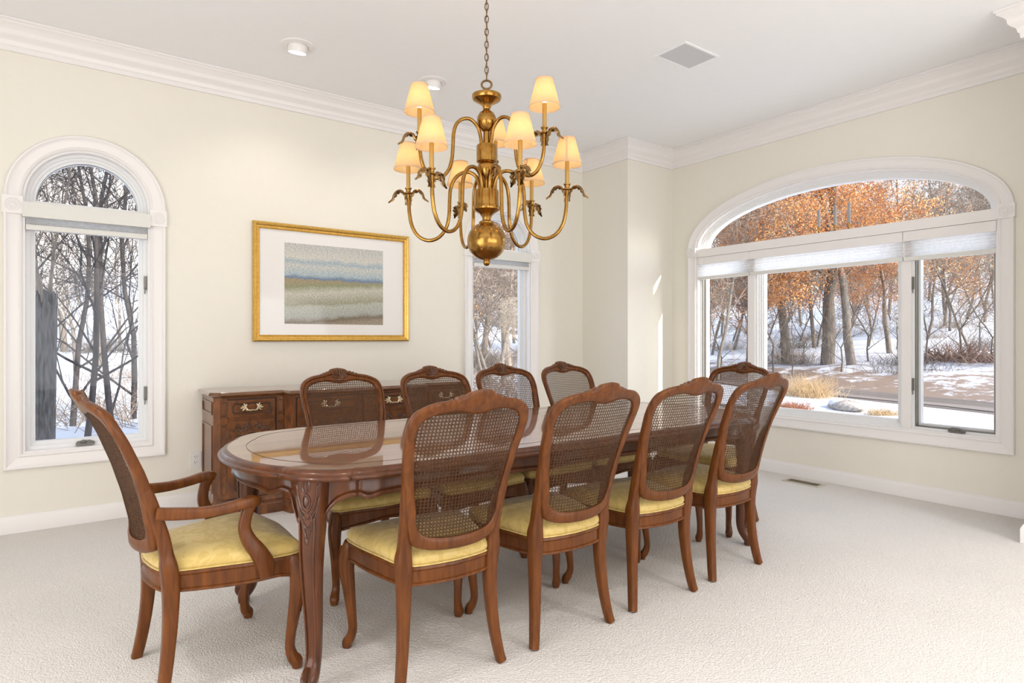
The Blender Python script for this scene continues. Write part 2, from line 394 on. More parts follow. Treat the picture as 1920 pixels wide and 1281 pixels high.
def small_window(name, W, label, lock_side):
    T = lambda s, z, d: Vector((s, YB+d, z))
    root = bpy.data.objects.new(name, None); col.objects.link(root); struct(root, label)
    casing(root, W, T, (1.915, 2.022))
    c, hw, zb, zs, rise = W
    h = hw-0.014
    # transom bar between the casement and the arched light
    mb = MB(); bx(mb, c-h, c+h, 1.93, 1.985, 0.03, 0.15, T); mb.build('transom_bar', M_vinyl, root, 0)
    # arched light
    mb = MB()
    for o0, o1, d0 in ((0, 0.018, 0.05), (0.018, 0.034, 0.065), (0.034, 0.05, 0.08)):
        ring2d(mb, dshape(c, h, 1.985, zs, rise-0.014, o0), dshape(c, h, 1.985, zs, rise-0.014, o1), d0, 0.14, T)
    fr_ = mb.build('arch_sash', M_vinyl, root, 30)
    pane(fr_, dshape(c, h, 1.985, zs, rise-0.014, 0.05), 0.10, T)
    pts = [T(p[0], p[1], 0.096) for p in arch(c, h-0.050, zs, rise-0.014-0.050)]      # dark glazing seal
    MB().tube(pts, 0.0025, 6, up=(0, 1, 0)).build('glazing_seal', M_hard, fr_)
    # casement
    mb = MB(); z0 = zb+0.014
    ring2d(mb, rect(c-h, c+h, z0, 1.93), rect(c-h, c+h, z0, 1.93, 0.022), 0.05, 0.15, T)
    fr_ = mb.build('casement_frame', M_vinyl, root, 0)
    mb = MB()
    ring2d(mb, rect(c-h, c+h, z0, 1.93, 0.022), rect(c-h, c+h, z0, 1.93, 0.036), 0.075, 0.13, T)
    ring2d(mb, rect(c-h, c+h, z0, 1.93, 0.036), rect(c-h, c+h, z0, 1.93, 0.046), 0.085, 0.125, T)
    sa = mb.build('casement_sash', M_vinyl, root, 0)
    pane(sa, rect(c-h, c+h, z0, 1.93, 0.046), 0.10, T)
    for z in (1.54, 0.80): hinge(fr_, c+lock_side*(h-0.011), z, 0.05, T)
    crank(fr_, c-0.02, z0+0.006, 0.05, T)
    return root
small_window('window_1', W1, 'narrow white arched window at the left of the back wall', 1)
small_window('window_2', W2, 'narrow white arched window right of the picture, behind the chandelier', -1)
def small_blind(c, label):
    t = thing('cellular_shade', label, 'window shade', (c, YB+0.02, 1.83), 0)
    def P(x0, x1, y0, y1, z0, z1): return MB().box(x0, x1, y0-YB-0.02, y1-YB-0.02, z0-1.83, z1-1.83)
    P(-0.333, 0.333, YB-0.045, YB+0.045, 1.90, 1.988).build('valance', M_valance, t, 0)
    mb = MB()
    for k in range(5):
        z = 1.858 + 0.0088*k
        mb.rings([[Vector((x, y-0.02, zz-1.83)) for y, zz in ((0.004, z), (-0.010, z+0.0044), (0.004, z+0.0088))] for x in (-0.316, 0.316)], False, False)
    mb.build('pleated_fabric', M_cell, t, 20)
    P(-0.316, 0.316, YB-0.012, YB+0.035, 1.828, 1.858).build('bottom_rail', M_valance, t, 0)
small_blind(W1[0], 'raised cream cellular shade with a valance in the left arched window')
small_blind(W2[0], 'raised white cellular shade with a valance in the arched window behind the chandelier')

# big window
T3 = lambda s, z, d: Vector((XR+d, s, z))
root = bpy.data.objects.new('window_3', None); col.objects.link(root); struct(root, 'wide white arched picture window of three lights in the right wall')
casing(root, W3, T3, (1.958, 2.052))
c, hw, zb, zs, rise = W3; h = hw-0.014
mb = MB(); bx(mb, c-h-0.012, c+h+0.012, 1.956, 2.032, -0.012, 0.15, T3); mb.build('transom_bar', M_trim, root, 0)
mb = MB()
for o0, o1, d0 in ((0, 0.014, 0.04), (0.014, 0.026, 0.05), (0.026, 0.038, 0.06), (0.038, 0.050, 0.07)):
    ring2d(mb, dshape(c, h, 1.99, zs, rise-0.014, o0), dshape(c, h, 1.99, zs, rise-0.014, o1), d0, 0.14, T3)
fr_ = mb.build('arch_sash', M_vinyl, root, 30); pane(fr_, dshape(c, h, 1.99, zs, rise-0.014, 0.05), 0.085, T3)
z0 = zb+0.014
lights = [(3.788, 3.222, 'casement'), (3.222, 1.955, 'fixed'), (1.955, 1.406, 'casement')]
for m0 in (3.222, 1.955):
    mb = MB(); bx(mb, m0-0.033, m0+0.033, z0, 1.956, 0.022, 0.15, T3); mb.build('mullion', M_trim, root, 0)
for i, (a, b_, kind) in enumerate(lights):
    s0 = b_ + (0.033 if b_ > 1.5 else 0); s1 = a - (0.033 if a < 3.7 else 0)
    mb = MB()
    ring2d(mb, rect(s0, s1, z0, 1.956), rect(s0, s1, z0, 1.956, 0.016), 0.04, 0.15, T3)
    fo = mb.build('light_frame', M_vinyl, root, 0)
    mb = MB()
    if kind == 'fixed':
        for o0, o1, d0 in ((0.016, 0.028, 0.06), (0.028, 0.040, 0.075), (0.040, 0.050, 0.09)):
            ring2d(mb, rect(s0, s1, z0, 1.956, o0), rect(s0, s1, z0, 1.956, o1), d0, 0.14, T3)
    else:
        ring2d(mb, rect(s0, s1, z0, 1.956, 0.022), rect(s0, s1, z0, 1.956, 0.038), 0.085, 0.135, T3)
    sa = mb.build('sash', M_vinyl, root, 0)
    pane(sa, rect(s0, s1, z0, 1.956, 0.046 if kind == 'fixed' else 0.037), 0.11, T3)
    if kind == 'casement':
        mb = MB(); ring2d(mb, rect(s0, s1, z0, 1.956, 0.016), rect(s0, s1, z0, 1.956, 0.024), 0.045, 0.13, T3)
        mb.build('screen_track', M_hard, fo, 0)
    if i == 2:
        for z in (1.575, 0.83): hinge(fo, s1-0.006, z, 0.04, T3)
        crank(fo, 1.64, z0+0.006, 0.04, T3)
for i, (a, b_, lab) in enumerate(((3.79, 3.235, 'narrow raised cellular shade over the left casement of the wide window'), (3.232, 1.972, 'long raised cellular shade over the middle pane of the wide window'), (1.969, 1.404, 'raised cellular shade over the right casement of the wide window'))):
    t = thing('cellular_shade', lab, 'window shade', (XR+0.01, (a+b_)/2, 1.74), 0)
    hwd = (a-b_)/2
    MB().box(-0.012, 0.05, -hwd, hwd, 0.143, 0.214).build('headrail', M_trim, t, 0)
    mb = MB()
    for k in range(5):
        z = 0.028 + 0.023*k
        mb.rings([[Vector((x+0.012, y, zz)) for x, zz in ((0, z), (-0.010, z+0.0115), (0, z+0.0229))] for y in (-hwd+0.003, hwd-0.003)], False, False)
    mb.build('pleated_fabric', M_cell, t, 20)
    MB().box(-0.008, 0.036, -hwd+0.002, hwd-0.002, 0.0, 0.028).build('bottom_rail', M_valance, t, 0)
# three candles on the transom ledge
for i, (y, zt, lab) in enumerate(((2.602, 0.197, 'leftmost of the three pewter candles standing on the ledge of the wide window'), (2.470, 0.212, 'middle one of the three pewter candles standing on the ledge of the wide window'), (2.362, 0.218, 'rightmost of the three pewter candles standing on the ledge of the wide window'))):
    t = thing('candle', lab, 'candle', (XR+0.012, y, 2.032), 0, 'pewter candles on the window ledge')
    MB().lathe([(0.020, 0), (0.021, 0.003), (0.010, 0.007), (0.007, 0.02), (0.011, 0.030), (0.0135, 0.045), (0.013, 0.048)], 16).build('candle_holder', M_brass, t)
    MB().lathe([(0.0115, 0.048), (0.0115, zt-0.02), (0.009, zt-0.008), (0.003, zt)], 14).build('candle_stick', M_pewter, t)

# ------------------------------------------------------------------ ceiling fittings, outlet, floor register
def can(x, y, lab):
    t = thing('recessed_light', lab, 'ceiling light', (x, y, H), 0, 'eyeball downlights in the ceiling')
    MB().lathe([(0.062, -0.004), (0.064, -0.010), (0.100, -0.007), (0.106, -0.001), (0.106, 0.002), (0.062, 0.002)], 40, cap=False).build('trim_ring', M_trim, t)
    R = Matrix.Rotation(math.radians(13), 4, Vector((1, 0, 0)))
    mb = MB().lathe([(0.055, 0.02), (0.062, 0.0), (0.061, -0.020), (0.058, -0.045), (0.054, -0.046), (0.052, -0.040)], 32, cap=False); mb.xf(lambda p: R @ p)
    e = mb.build('eyeball', M_trim, t)
    mb = MB().lathe([(0.0, -0.0435), (0.053, -0.0435), (0.053, -0.038), (0.0, -0.038)], 28, cap=False); mb.xf(lambda p: R @ p); mb.build('lens', M_lens, e)
    light('downlight', 'SPOT', (x, y-0.02, H-0.06), 9, (1, 0.93, 0.82), direction=(0, 0.35, -1), spot_size=1.9, spot_blend=0.8, shadow_soft_size=0.05).parent = None
can(1.22, 4.0, 'white eyeball ceiling light above the gold-framed picture, nearer the left wall window')
can(2.19, 3.98, 'white eyeball ceiling light seen half behind the chandelier shade')
t = thing('ceiling_speaker', 'flat grey rectangular speaker grille set in the ceiling right of the chandelier', 'speaker', (3.355, 2.62, H))
mb = MB(); ring2d(mb, rect(-0.175, 0.175, -0.125, 0.125), rect(-0.160, 0.160, -0.110, 0.110), -0.006, 0.003, lambda a, b_, d: Vector((a, b_, d))); mb.build('trim_ring', M_ceil, t, 0)
MB().box(-0.160, 0.160, -0.110, 0.110, -0.003, 0.002).build('grille', M_grille, t, 0)
t = thing('electrical_outlet', 'white duplex wall outlet left of the carved sideboard', 'outlet', (0.745, YB, 0.327))
mb = MB().box(-0.035, 0.035, -0.006, 0, -0.057, 0.057); mb.build('cover_plate', M_plate, t, 0)
for s in (-1, 1):
    mb = MB().lathe([(0.0, 0.0), (0.0165, 0.0), (0.0165, 0.003), (0.0, 0.003)], 20, cap=False); mb.xf(lambda p: Vector((p.x, -0.006-p.z, p.y*0.86+s*0.0195)))
    r = mb.build('receptacle', M_plate, t)
    mb = MB().box(-0.008, -0.0055, -0.0098, -0.009, s*0.0195-0.001, s*0.0195+0.009).box(0.0055, 0.008, -0.0098, -0.009, s*0.0195-0.001, s*0.0195+0.007)
    mb.box(-0.002, 0.002, -0.0098, -0.009, s*0.0195-0.010, s*0.0195-0.006); mb.build('slot', M_slot, r, 0)
t = thing('floor_register', 'bronze floor heating register in the carpet under the wide window', 'floor vent', (4.832, 2.625, 0))
mb = MB(); ring2d(mb, rect(-0.068, 0.068, -0.150, 0.150), rect(-0.045, 0.045, -0.128, 0.128), 0.0, 0.006, lambda a, b_, d: Vector((a, b_, d))); mb.build('rim', mat('register_rim', (0.55, 0.50, 0.42), 0.5), t, 0)
mb = MB()
for k in range(17): mb.box(-0.045, 0.045, -0.124+0.0150*k, -0.117+0.0150*k, 0.001, 0.0045)
mb.box(-0.003, 0.003, -0.128, 0.128, 0.0012, 0.005).build('louver', M_vent, t, 0)
MB().box(-0.046, 0.046, -0.128, 0.128, 0.0003, 0.0009).build('back_plate', M_slot, t, 0)

for i, (x, y) in enumerate(((-0.9, 2.0), (0.3, 0.2), (2.2, 0.0), (3.9, -0.2), (-0.9, -1.4), (2.2, -1.8))):  # added fill spots without fittings, brightening the floor and ceiling
    light('fill_spot', 'SPOT', (x, y, H-0.03), 44, (1, 0.975, 0.95), direction=(0, 0, -1), spot_size=2.3, spot_blend=0.9, shadow_soft_size=0.12)
# upper storey and roof of the house, which keep the near garden in shade
slab('wall_upper_storey', XL-0.3, XR+0.3, YF-0.3, YB+0.3, H+0.2, 5.9, mat('upper_siding', (0.6, 0.58, 0.52), 0.7))
mb = MB().rings([[Vector((x, YF-0.7, 5.88)), Vector((x, YB+0.7, 5.88)), Vector((x, YB+0.7, 6.05)), Vector((x, (YF+YB)/2, 8.6)), Vector((x, YF-0.7, 6.05))] for x in (XL-0.7, XR+0.7)])
struct(mb.build('roof', mat('roof_shingles', (0.10, 0.09, 0.085), 0.9), None, 0))

# ------------------------------------------------------------------ picture
PX0, PX1, PZ0, PZ1 = 1.116, 2.366, 1.145, 2.027
t = thing('framed_picture', 'large gold-framed landscape print with a wide white mat on the back wall', 'picture', ((PX0+PX1)/2, YB, PZ0))
cx = (PX0+PX1)/2
FP = [(0, 0.0), (0, 0.024), (0.010, 0.034), (0.022, 0.030), (0.030, 0.022), (0.038, 0.020), (0.043, 0.024), (0.050, 0.012), (0.050, 0.0)]
def frame_side(nm, c0, c1, d0, d1):
    mb = MB(); mb.rings([[Vector((cc[0]+dd[0]*o-cx, -h, cc[1]+dd[1]*o-PZ0)) for o, h in FP] for cc, dd in ((c0, d0), (c1, d1))]); mb.build(nm, M_gilt, t, 25)
frame_side('frame_rail', (PX0, PZ1), (PX1, PZ1), (1, -1), (-1, -1)); frame_side('frame_rail', (PX0, PZ0), (PX1, PZ0), (1, 1), (-1, 1))
frame_side('frame_stile', (PX0, PZ0), (PX0, PZ1), (1, 1), (1, -1)); frame_side('frame_stile', (PX1, PZ0), (PX1, PZ1), (-1, 1), (-1, -1))
MB().box(PX0+0.045-cx, PX1-0.045-cx, -0.010, -0.002, 0.045, PZ1-PZ0-0.045).build('mat_board', M_mat, t, 0)
M_print = mat('landscape_print', (0.5, 0.5, 0.5), 0.4, coat=0.6)
m = M_print; b = m.node_tree.nodes['Principled BSDF']
tc = N(m, 'ShaderNodeTexCoord'); sp = N(m, 'ShaderNodeSeparateXYZ'); L(m, tc.outputs['Generated'], sp.inputs[0])
nz = N(m, 'ShaderNodeTexNoise', Scale=7.0, Detail=6); L(m, tc.outputs['Generated'], nz.inputs['Vector'])
s1_ = N(m, 'ShaderNodeMath', operation='MULTIPLY_ADD'); L(m, nz.outputs[0], s1_.inputs[0]); s1_.inputs[1].default_value = 0.10; L(m, sp.outputs['Z'], s1_.inputs[2])
s2_ = N(m, 'ShaderNodeMath', operation='MULTIPLY_ADD'); L(m, sp.outputs['X'], s2_.inputs[0]); s2_.inputs[1].default_value = -0.10; L(m, s1_.outputs[0], s2_.inputs[2])
land = ramp(m, s2_.outputs[0], [(0.0, (0.30, 0.24, 0.17)), (0.06, (0.16, 0.12, 0.07)), (0.12, (0.36, 0.37, 0.33)), (0.23, (0.42, 0.43, 0.37)), (0.27, (0.30, 0.29, 0.20)), (0.42, (0.52, 0.50, 0.42)), (0.50, (0.25, 0.26, 0.14)), (0.56, (0.32, 0.26, 0.15))])
skyc = ramp(m, s1_.outputs[0], [(0.60, (0.30, 0.25, 0.14)), (0.625, (0.13, 0.20, 0.32)), (0.665, (0.38, 0.46, 0.50)), (0.78, (0.52, 0.53, 0.50)), (0.83, (0.34, 0.42, 0.48)), (0.88, (0.58, 0.57, 0.52)), (1.0, (0.50, 0.50, 0.48))])
gt = N(m, 'ShaderNodeMath', operation='GREATER_THAN'); L(m, s1_.outputs[0], gt.inputs[0]); gt.inputs[1].default_value = 0.605
mx = N(m, 'ShaderNodeMix', data_type='RGBA'); L(m, gt.outputs[0], mx.inputs[0]); L(m, land, mx.inputs[6]); L(m, skyc, mx.inputs[7])
mp = N(m, 'ShaderNodeMapping'); mp.inputs['Scale'].default_value = (55, 55, 90); L(m, tc.outputs['Generated'], mp.inputs[0])
nb = N(m, 'ShaderNodeTexNoise', Scale=1.0, Detail=3); L(m, mp.outputs[0], nb.inputs['Vector'])
mx2 = N(m, 'ShaderNodeMix', data_type='RGBA', blend_type='OVERLAY'); mx2.inputs[0].default_value = 0.75; L(m, mx.outputs[2], mx2.inputs[6])
L(m, ramp(m, nb.outputs[0], [(0.38, (0.32, 0.33, 0.36)), (0.62, (0.62, 0.61, 0.58))]), mx2.inputs[7]); L(m, mx2.outputs[2], b.inputs['Base Color'])
MB().box(1.344-cx, 2.136-cx, -0.0115, -0.0101, 1.278-PZ0, 1.888-PZ0).build('print', M_print, t, 0)

# ------------------------------------------------------------------ dining chairs
YBK = [(0.40, -0.172), (0.46, -0.182), (0.55, -0.200), (0.65, -0.226), (0.75, -0.260), (0.85, -0.302), (0.95, -0.352), (1.02, -0.390)]
def yback(z): return lerp(YBK, z)
def bow(u, z): return -lerp([(0.45, 0.052), (0.7, 0.040), (1.0, 0.022)], z)*max(0, 1-(u/0.20)**2)
OUT = [(0, 0.460), (0.075, 0.463), (0.130, 0.474), (0.160, 0.494), (0.1765, 0.56), (0.2035, 0.70), (0.217, 0.80), (0.224, 0.87), (0.220, 0.912), (0.202, 0.944), (0.160, 0.966), (0.115, 0.975), (0.084, 0.979), (0.070, 0.987), (0.052, 0.992), (0.040, 1.002), (0.018, 1.007), (0, 1.009)]
INN = [(0, 0.503), (0.075, 0.507), (0.122, 0.519), (0.147, 0.550), (0.157, 0.62), (0.171, 0.70), (0.184, 0.80), (0.191, 0.855), (0.189, 0.888), (0.172, 0.917), (0.135, 0.933), (0.100, 0.938), (0.080, 0.939), (0.066, 0.938), (0.050, 0.936), (0.036, 0.933), (0.017, 0.928), (0, 0.926)]
FR = [(0, 0.000), (0.03, 0.011), (0.14, 0.016), (0.28, 0.016), (0.36, 0.010), (0.46, 0.014), (0.78, 0.013), (0.90, 0.006), (1, 0.002), (1, -0.008), (0.86, -0.013), (0.3, -0.015), (0.10, -0.012), (0, -0.006)]
def half_to_ring(half, k):
    h = [(p.x, p.y) for p in catmull([(a, b_, 0) for a, b_ in half], k)]
    return h + [(-a, b_) for a, b_ in h[-2:0:-1]]
def back_frame():
    o = half_to_ring(OUT, 4); i_ = half_to_ring(INN, 4); rings = []
    for (uo, zo), (ui, zi) in zip(o, i_):
        r = []
        for f, h_ in FR:
            u = uo + (ui-uo)*f; z = zo + (zi-zo)*f
            r.append(Vector((u, yback(z)+bow(u, z)+h_, z)))
        rings.append(r)
    return MB().rings(rings, True, False, True)
def inner_span(kind, val):
    pass
def cane():
    # six-way cane: paired uprights, paired cross strands, single diagonals, clipped to the opening
    poly_ = [(u*1.012, z if z > 0.7 else z) for u, z in half_to_ring(INN, 3)]
    def clip(p, d):
        ts = []
        n = len(poly_)
        for i in range(n):
            a = poly_[i]; b_ = poly_[(i+1) % n]
            ex, ez = b_[0]-a[0], b_[1]-a[1]; den = d[0]*ez - d[1]*ex
            if abs(den) < 1e-12: continue
            t_ = ((a[0]-p[0])*ez - (a[1]-p[1])*ex)/den; s_ = ((a[0]-p[0])*d[1] - (a[1]-p[1])*d[0])/den
            if 0 <= s_ < 1: ts.append(t_)
        ts.sort(); return ts
    mb = MB(); P = 0.0117; layer = {}
    def strand(p, d, width, off):
        ts = clip(p, d)
        for t0, t1 in zip(ts[::2], ts[1::2]):
            if t1-t0 < 0.008: continue
            k = max(2, int((t1-t0)/0.028)+1); rings = []
            nx, nz_ = -d[1], d[0]
            for j in range(k+1):
                t_ = t0 + (t1-t0)*j/k; r = []
                for e, hh in ((-1, 0), (0, 0.0009), (1, 0)):
                    u = p[0]+d[0]*t_+nx*e*width/2; z = p[1]+d[1]*t_+nz_*e*width/2
                    r.append(Vector((u, yback(z)+bow(u, z)-0.003+off+hh, z)))
                rings.append(r)
            mb.rings(rings, False, False)
    n = int(0.2/P)
    for i in range(-n, n+1):
        for e in (-0.0008, 0.0008): strand((i*P+e, 0.72), (0, 1), 0.0012, 0.0)
    for i in range(-25, 25):
        for e in (-0.0008, 0.0008): strand((0, 0.72+i*P+e), (1, 0), 0.0012, 0.0008)
    q = math.sqrt(0.5)
    for i in range(-48, 49):
        strand((i*P+P/2, 0.72), (q, q), 0.0017, 0.0016); strand((i*P+P/2, 0.72), (q, -q), 0.0017, 0.0024)
    return mb
def outline(arm=0.0):
    a = arm
    half = [(0, -0.214), (0.09, -0.205), (0.155, -0.183), (0.185, -0.13), (0.205+a*0.5, -0.04), (0.228+a, 0.06), (0.241+a, 0.145), (0.243+a, 0.195), (0.225+a, 0.222), (0.16+a, 0.228), (0.08, 0.240), (0, 0.246)]
    h = [(p.x, p.y) for p in catmull([(x, y, 0) for x, y in half], 3)]
    return h + [(-x, y) for x, y in h[-2:0:-1]]
def scaled(P, dx): # inset outline by dx
    n = len(P); out = []
    for i in range(n):
        a = Vector(P[i-1]); b_ = Vector(P[(i+1) % n]); t_ = (b_-a).normalized(); nn = Vector((t_.y, -t_.x))
        out.append((P[i][0]-nn.x*dx, P[i][1]-nn.y*dx))
    return out
def seat_rail(arm=0.0):
    O = outline(arm); rr = []
    for i, (x, y) in enumerate(O):
        # scalloped lower edge, deepest by the legs
        fr_ = max(0, (y-0.14)/0.1); side = math.sin(max(0, min(1, (y+0.17)/0.33))*PI)
        zb_ = 0.340 - (0.012*abs(x)/0.25*fr_) + 0.012*math.cos(x/0.25*PI*1.0)*min(1, fr_)*0.8 - 0.006*side
        I = 0
        nx, ny = x/0.25, y/0.22; l = math.hypot(nx, ny) or 1; nx /= l; ny /= l
        def q(o, z): return Vector((x-nx*o, y-ny*o, z))
        rr.append([q(0.030, zb_+0.004), q(0.004, zb_), q(0.0, zb_+0.004), q(0.001, zb_+0.010), q(0.007, zb_+0.013), q(0.006, 0.39), q(0.0, 0.397), q(0.002, 0.405), q(0.030, 0.405)])
    return MB().rings(rr, True, False, True)
def cushion(arm=0.0, top=0.476):
    O = outline(arm); rr = []
    for dx, z in ((0.030, 0.405), (0.010, 0.406), (0.006, 0.413), (0.001, 0.425), (0.003, 0.438), (0.014, 0.450)):
        rr.append([Vector((x, y, z)) for x, y in scaled(O, dx)])
    Q = scaled(O, 0.014)
    for s, z in ((0.88, 0.459), (0.72, 0.4675), (0.5, 0.4735), (0.25, 0.4765), (0.02, 0.477)):
        rr.append([Vector((x*s, 0.015+(y-0.015)*s, z)) for x, y in Q])
    return MB().rings(rr, True, True)
def piping(arm=0.0):
    O = scaled(outline(arm), 0.004)
    return MB().tube([Vector((x, y, 0.4095)) for x, y in O], 0.0036, 6, False, True, up=(0, 0, 1))
def rear_leg(s, wx=1.0):
    tab = [(0.197, -0.200, 0.003, 0.016, 0.017), (0.190, -0.193, 0.035, 0.0165, 0.018), (0.178, -0.180, 0.12, 0.018, 0.019), (0.170, -0.170, 0.22, 0.020, 0.021), (0.167, -0.166, 0.32, 0.023, 0.024), (0.168, -0.168, 0.38, 0.026, 0.026), (0.172, -0.174, 0.43, 0.027, 0.025), (0.171, -0.180, 0.47, 0.0225, 0.020), (0.1705, -0.189, 0.52, 0.0215, 0.0200), (0.1735, -0.205, 0.58, 0.0210, 0.0190), (0.1790, -0.219, 0.63, 0.0195, 0.0180), (0.1850, -0.234, 0.68, 0.0170, 0.0155), (0.1890, -0.248, 0.72, 0.0110, 0.0090)]
    tab = catv(tab, 3)
    return MB().sweep([(s*wx*a, b_, c_) for a, b_, c_, *_ in tab], [(e, d) for *_, d, e in tab], 16, 4.2, True, False, up=(1, 0, 0))
def front_leg(s, arm=0.0):
    tab = [(0.227, 0.196, 0.404, 0.022, 0.022), (0.229, 0.200, 0.385, 0.026, 0.026), (0.236, 0.208, 0.345, 0.028, 0.029), (0.238, 0.208, 0.30, 0.026, 0.0265), (0.232, 0.200, 0.22, 0.0215, 0.0215), (0.226, 0.188, 0.13, 0.0165, 0.0165), (0.223, 0.185, 0.075, 0.0155, 0.0155), (0.230, 0.192, 0.042, 0.018, 0.018), (0.237, 0.203, 0.024, 0.020, 0.019), (0.238, 0.205, 0.003, 0.015, 0.015)]
    tab = catv(tab, 3)
    mb = MB().sweep([(s*(a+arm), b_, c_) for a, b_, c_, *_ in tab], [(d, e) for *_, d, e in tab], 12, 2.8, True, False, up=(1, 1*s, 0))
    # knee carving: a raised scroll line
    for e in (-1, 1):
        pts = [(s*(0.230+arm)+s*0.020+e*0.006*s, 0.222-e*0.004, 0.385), (s*(0.240+arm)+s*0.019+e*0.007*s, 0.2275-e*0.006, 0.34), (s*(0.238+arm)+s*0.017+e*0.004*s, 0.2235-e*0.003, 0.27), (s*(0.232+arm)+s*0.0135, 0.213, 0.2)]
        mb.tube(catmull(pts, 3), 0.0028, 5)
    return mb
def crest():
    mb = MB(); z0 = 0.953
    for k in range(11):
        a = (k-5)/5*1.25
        ln = 0.046 - 0.010*abs(a)
        d = Vector((math.sin(a)*1.35, 0, math.cos(a)))
        ctr = Vector((d.x*ln*0.62, 0, z0 + d.z*ln*0.62)); y = yback(ctr.z)+bow(ctr.x, ctr.z)
        ctr.y = y+0.011
        side = Vector((-d.z, 0, d.x)).normalized()
        mb.ell(ctr, [side*0.0055, Vector((0, 0.011, 0)), d*ln*0.50], 8, 6)
    for s in (-1, 1):
        for j, (x, z, r) in enumerate(((0.062, 0.992, 0.010), (0.080, 0.988, 0.0085), (0.098, 0.984, 0.006))):
            y = yback(z)+bow(x, z)+0.008
            mb.ell((s*x, y, z-0.009), [(r*1.3, 0, s*-0.002), (0, 0.010, 0), (0, 0, r)], 8, 6)
    y = yback(0.95)+bow(0, 0.95)
    mb.ell((0, y+0.014, 0.947), [(0.03, 0, 0), (0, 0.007, 0), (0, 0, 0.006)], 10, 6)
    return mb
ME = {}
def chair_meshes(arm):
    k = 'a' if arm else 's'; a = 0.022 if arm else 0.0
    ME[k] = dict(rail=seat_rail(a).mesh('seat_rail', M_chair), cush=cushion(a).mesh('cushion', M_seat, 60), pipe=piping(a).mesh('piping', M_seat),
                 fl=[front_leg(s, a).mesh('leg', M_chair) for s in (-1, 1)])
ME['frame'] = back_frame().mesh('back_frame', M_chair, 50); ME['cane'] = cane().mesh('cane_panel', M_cane, 0)
ME['rl'] = [rear_leg(s).mesh('leg', M_chair) for s in (-1, 1)]; ME['crest'] = crest().mesh('crest_carving', M_carve, 60)
chair_meshes(False); chair_meshes(True)
def arm_mb(s):
    # arm rail sweeping forward from the stile to a rolled hand-hold, then the post down to the seat rail
    x = s
    tab = [(0.200, -0.212, 0.614, 0.013, 0.019), (0.214, -0.17, 0.608, 0.014, 0.020), (0.236, -0.09, 0.602, 0.016, 0.018), (0.250, -0.02, 0.607, 0.019, 0.017), (0.256, 0.03, 0.616, 0.022, 0.018), (0.254, 0.060, 0.617, 0.022, 0.019), (0.250, 0.078, 0.612, 0.015, 0.014)]
    tab = catv(tab, 4)
    a = MB().sweep([(x*p, q, r) for p, q, r, *_ in tab], [(d, e) for *_, d, e in tab], 16, 4.0, True, False, up=(0, 0, 1))
    tab = [(0.252, 0.050, 0.610, 0.018, 0.021), (0.252, 0.038, 0.575, 0.015, 0.018), (0.251, 0.032, 0.530, 0.015, 0.019), (0.255, 0.046, 0.485, 0.017, 0.023), (0.262, 0.074, 0.440, 0.018, 0.027), (0.263, 0.095, 0.395, 0.017, 0.029), (0.258, 0.100, 0.352, 0.013, 0.022)]
    tab = catv(tab, 4)
    b_ = MB().sweep([(x*p, q, r) for p, q, r, *_ in tab], [(d, e) for *_, d, e in tab], 16, 4.0, True, False, up=(0, 1, 0))
    return a, b_
ARM = [(arm_mb(s)[0].mesh('arm', M_chair), arm_mb(s)[1].mesh('arm_post', M_chair)) for s in (-1, 1)]
def chair(label, x, y, heading, arm=False, group=None):
    k = 'a' if arm else 's'
    t = thing('armchair' if arm else 'dining_chair', label, 'chair', (x, y, 0), heading - PI/2, group)
    if arm: t.scale = (1, 1.03, 1)
    inst('seat_rail', ME[k]['rail'], t); c_ = inst('cushion', ME[k]['cush'], t); inst('piping', ME[k]['pipe'], c_)
    bf = inst('back_frame', ME['frame'], t); inst('crest_carving', ME['crest'], bf)
    cp = inst('cane_panel', ME['cane'], t); cp['kind'] = 'stuff'
    for i in (0, 1): inst('leg', ME['rl'][i], t); inst('leg', ME[k]['fl'][i], t)
    if arm:
        for i in (0, 1): ar = inst('arm', ARM[i][0], t); inst('arm_post', ARM[i][1], ar)
    return t
G1 = 'side chairs along the near side of the table'; G2 = 'side chairs along the far side of the table'
near = [(1.096, 2.03, -0.055, 'nearest cane-back chair with its back to us, standing beside the near table leg'),
        (1.628, 2.01, -0.02, 'second cane-back chair from the left in the near row, back to us'),
        (2.170, 2.01, -0.038, 'third cane-back chair from the left in the near row, back to us'),
        (2.717, 2.02, 0.004, 'last cane-back chair of the near row, closest to the wide window')]
for x, y, a, lab in near: chair(lab, x, y, PI/2+a, False, G1)
for x, dy, lab in ((1.200, 0.0, 'cane-back chair across the table in front of the sideboard, reflected in the varnish'),
               (1.748, -0.025, 'second cane-back chair on the far side, covering the right part of the sideboard'),
               (2.281, 0.02, 'third cane-back chair on the far side, in front of the narrow window behind the chandelier'),
               (2.819, 0.045, 'fourth cane-back chair on the far side, against the plain wall by the corner')):
    chair(lab, x, 2.84+dy, -PI/2, False, G2)
chair('cane-back armchair with yellow damask seat at the near left end of the table', 0.441, 2.455, math.radians(5.0), True, 'armchairs at the table ends')
chair('cane-back armchair at the far right end of the table, before the wide window', 3.36, 2.44, math.radians(183), True, 'armchairs at the table ends')

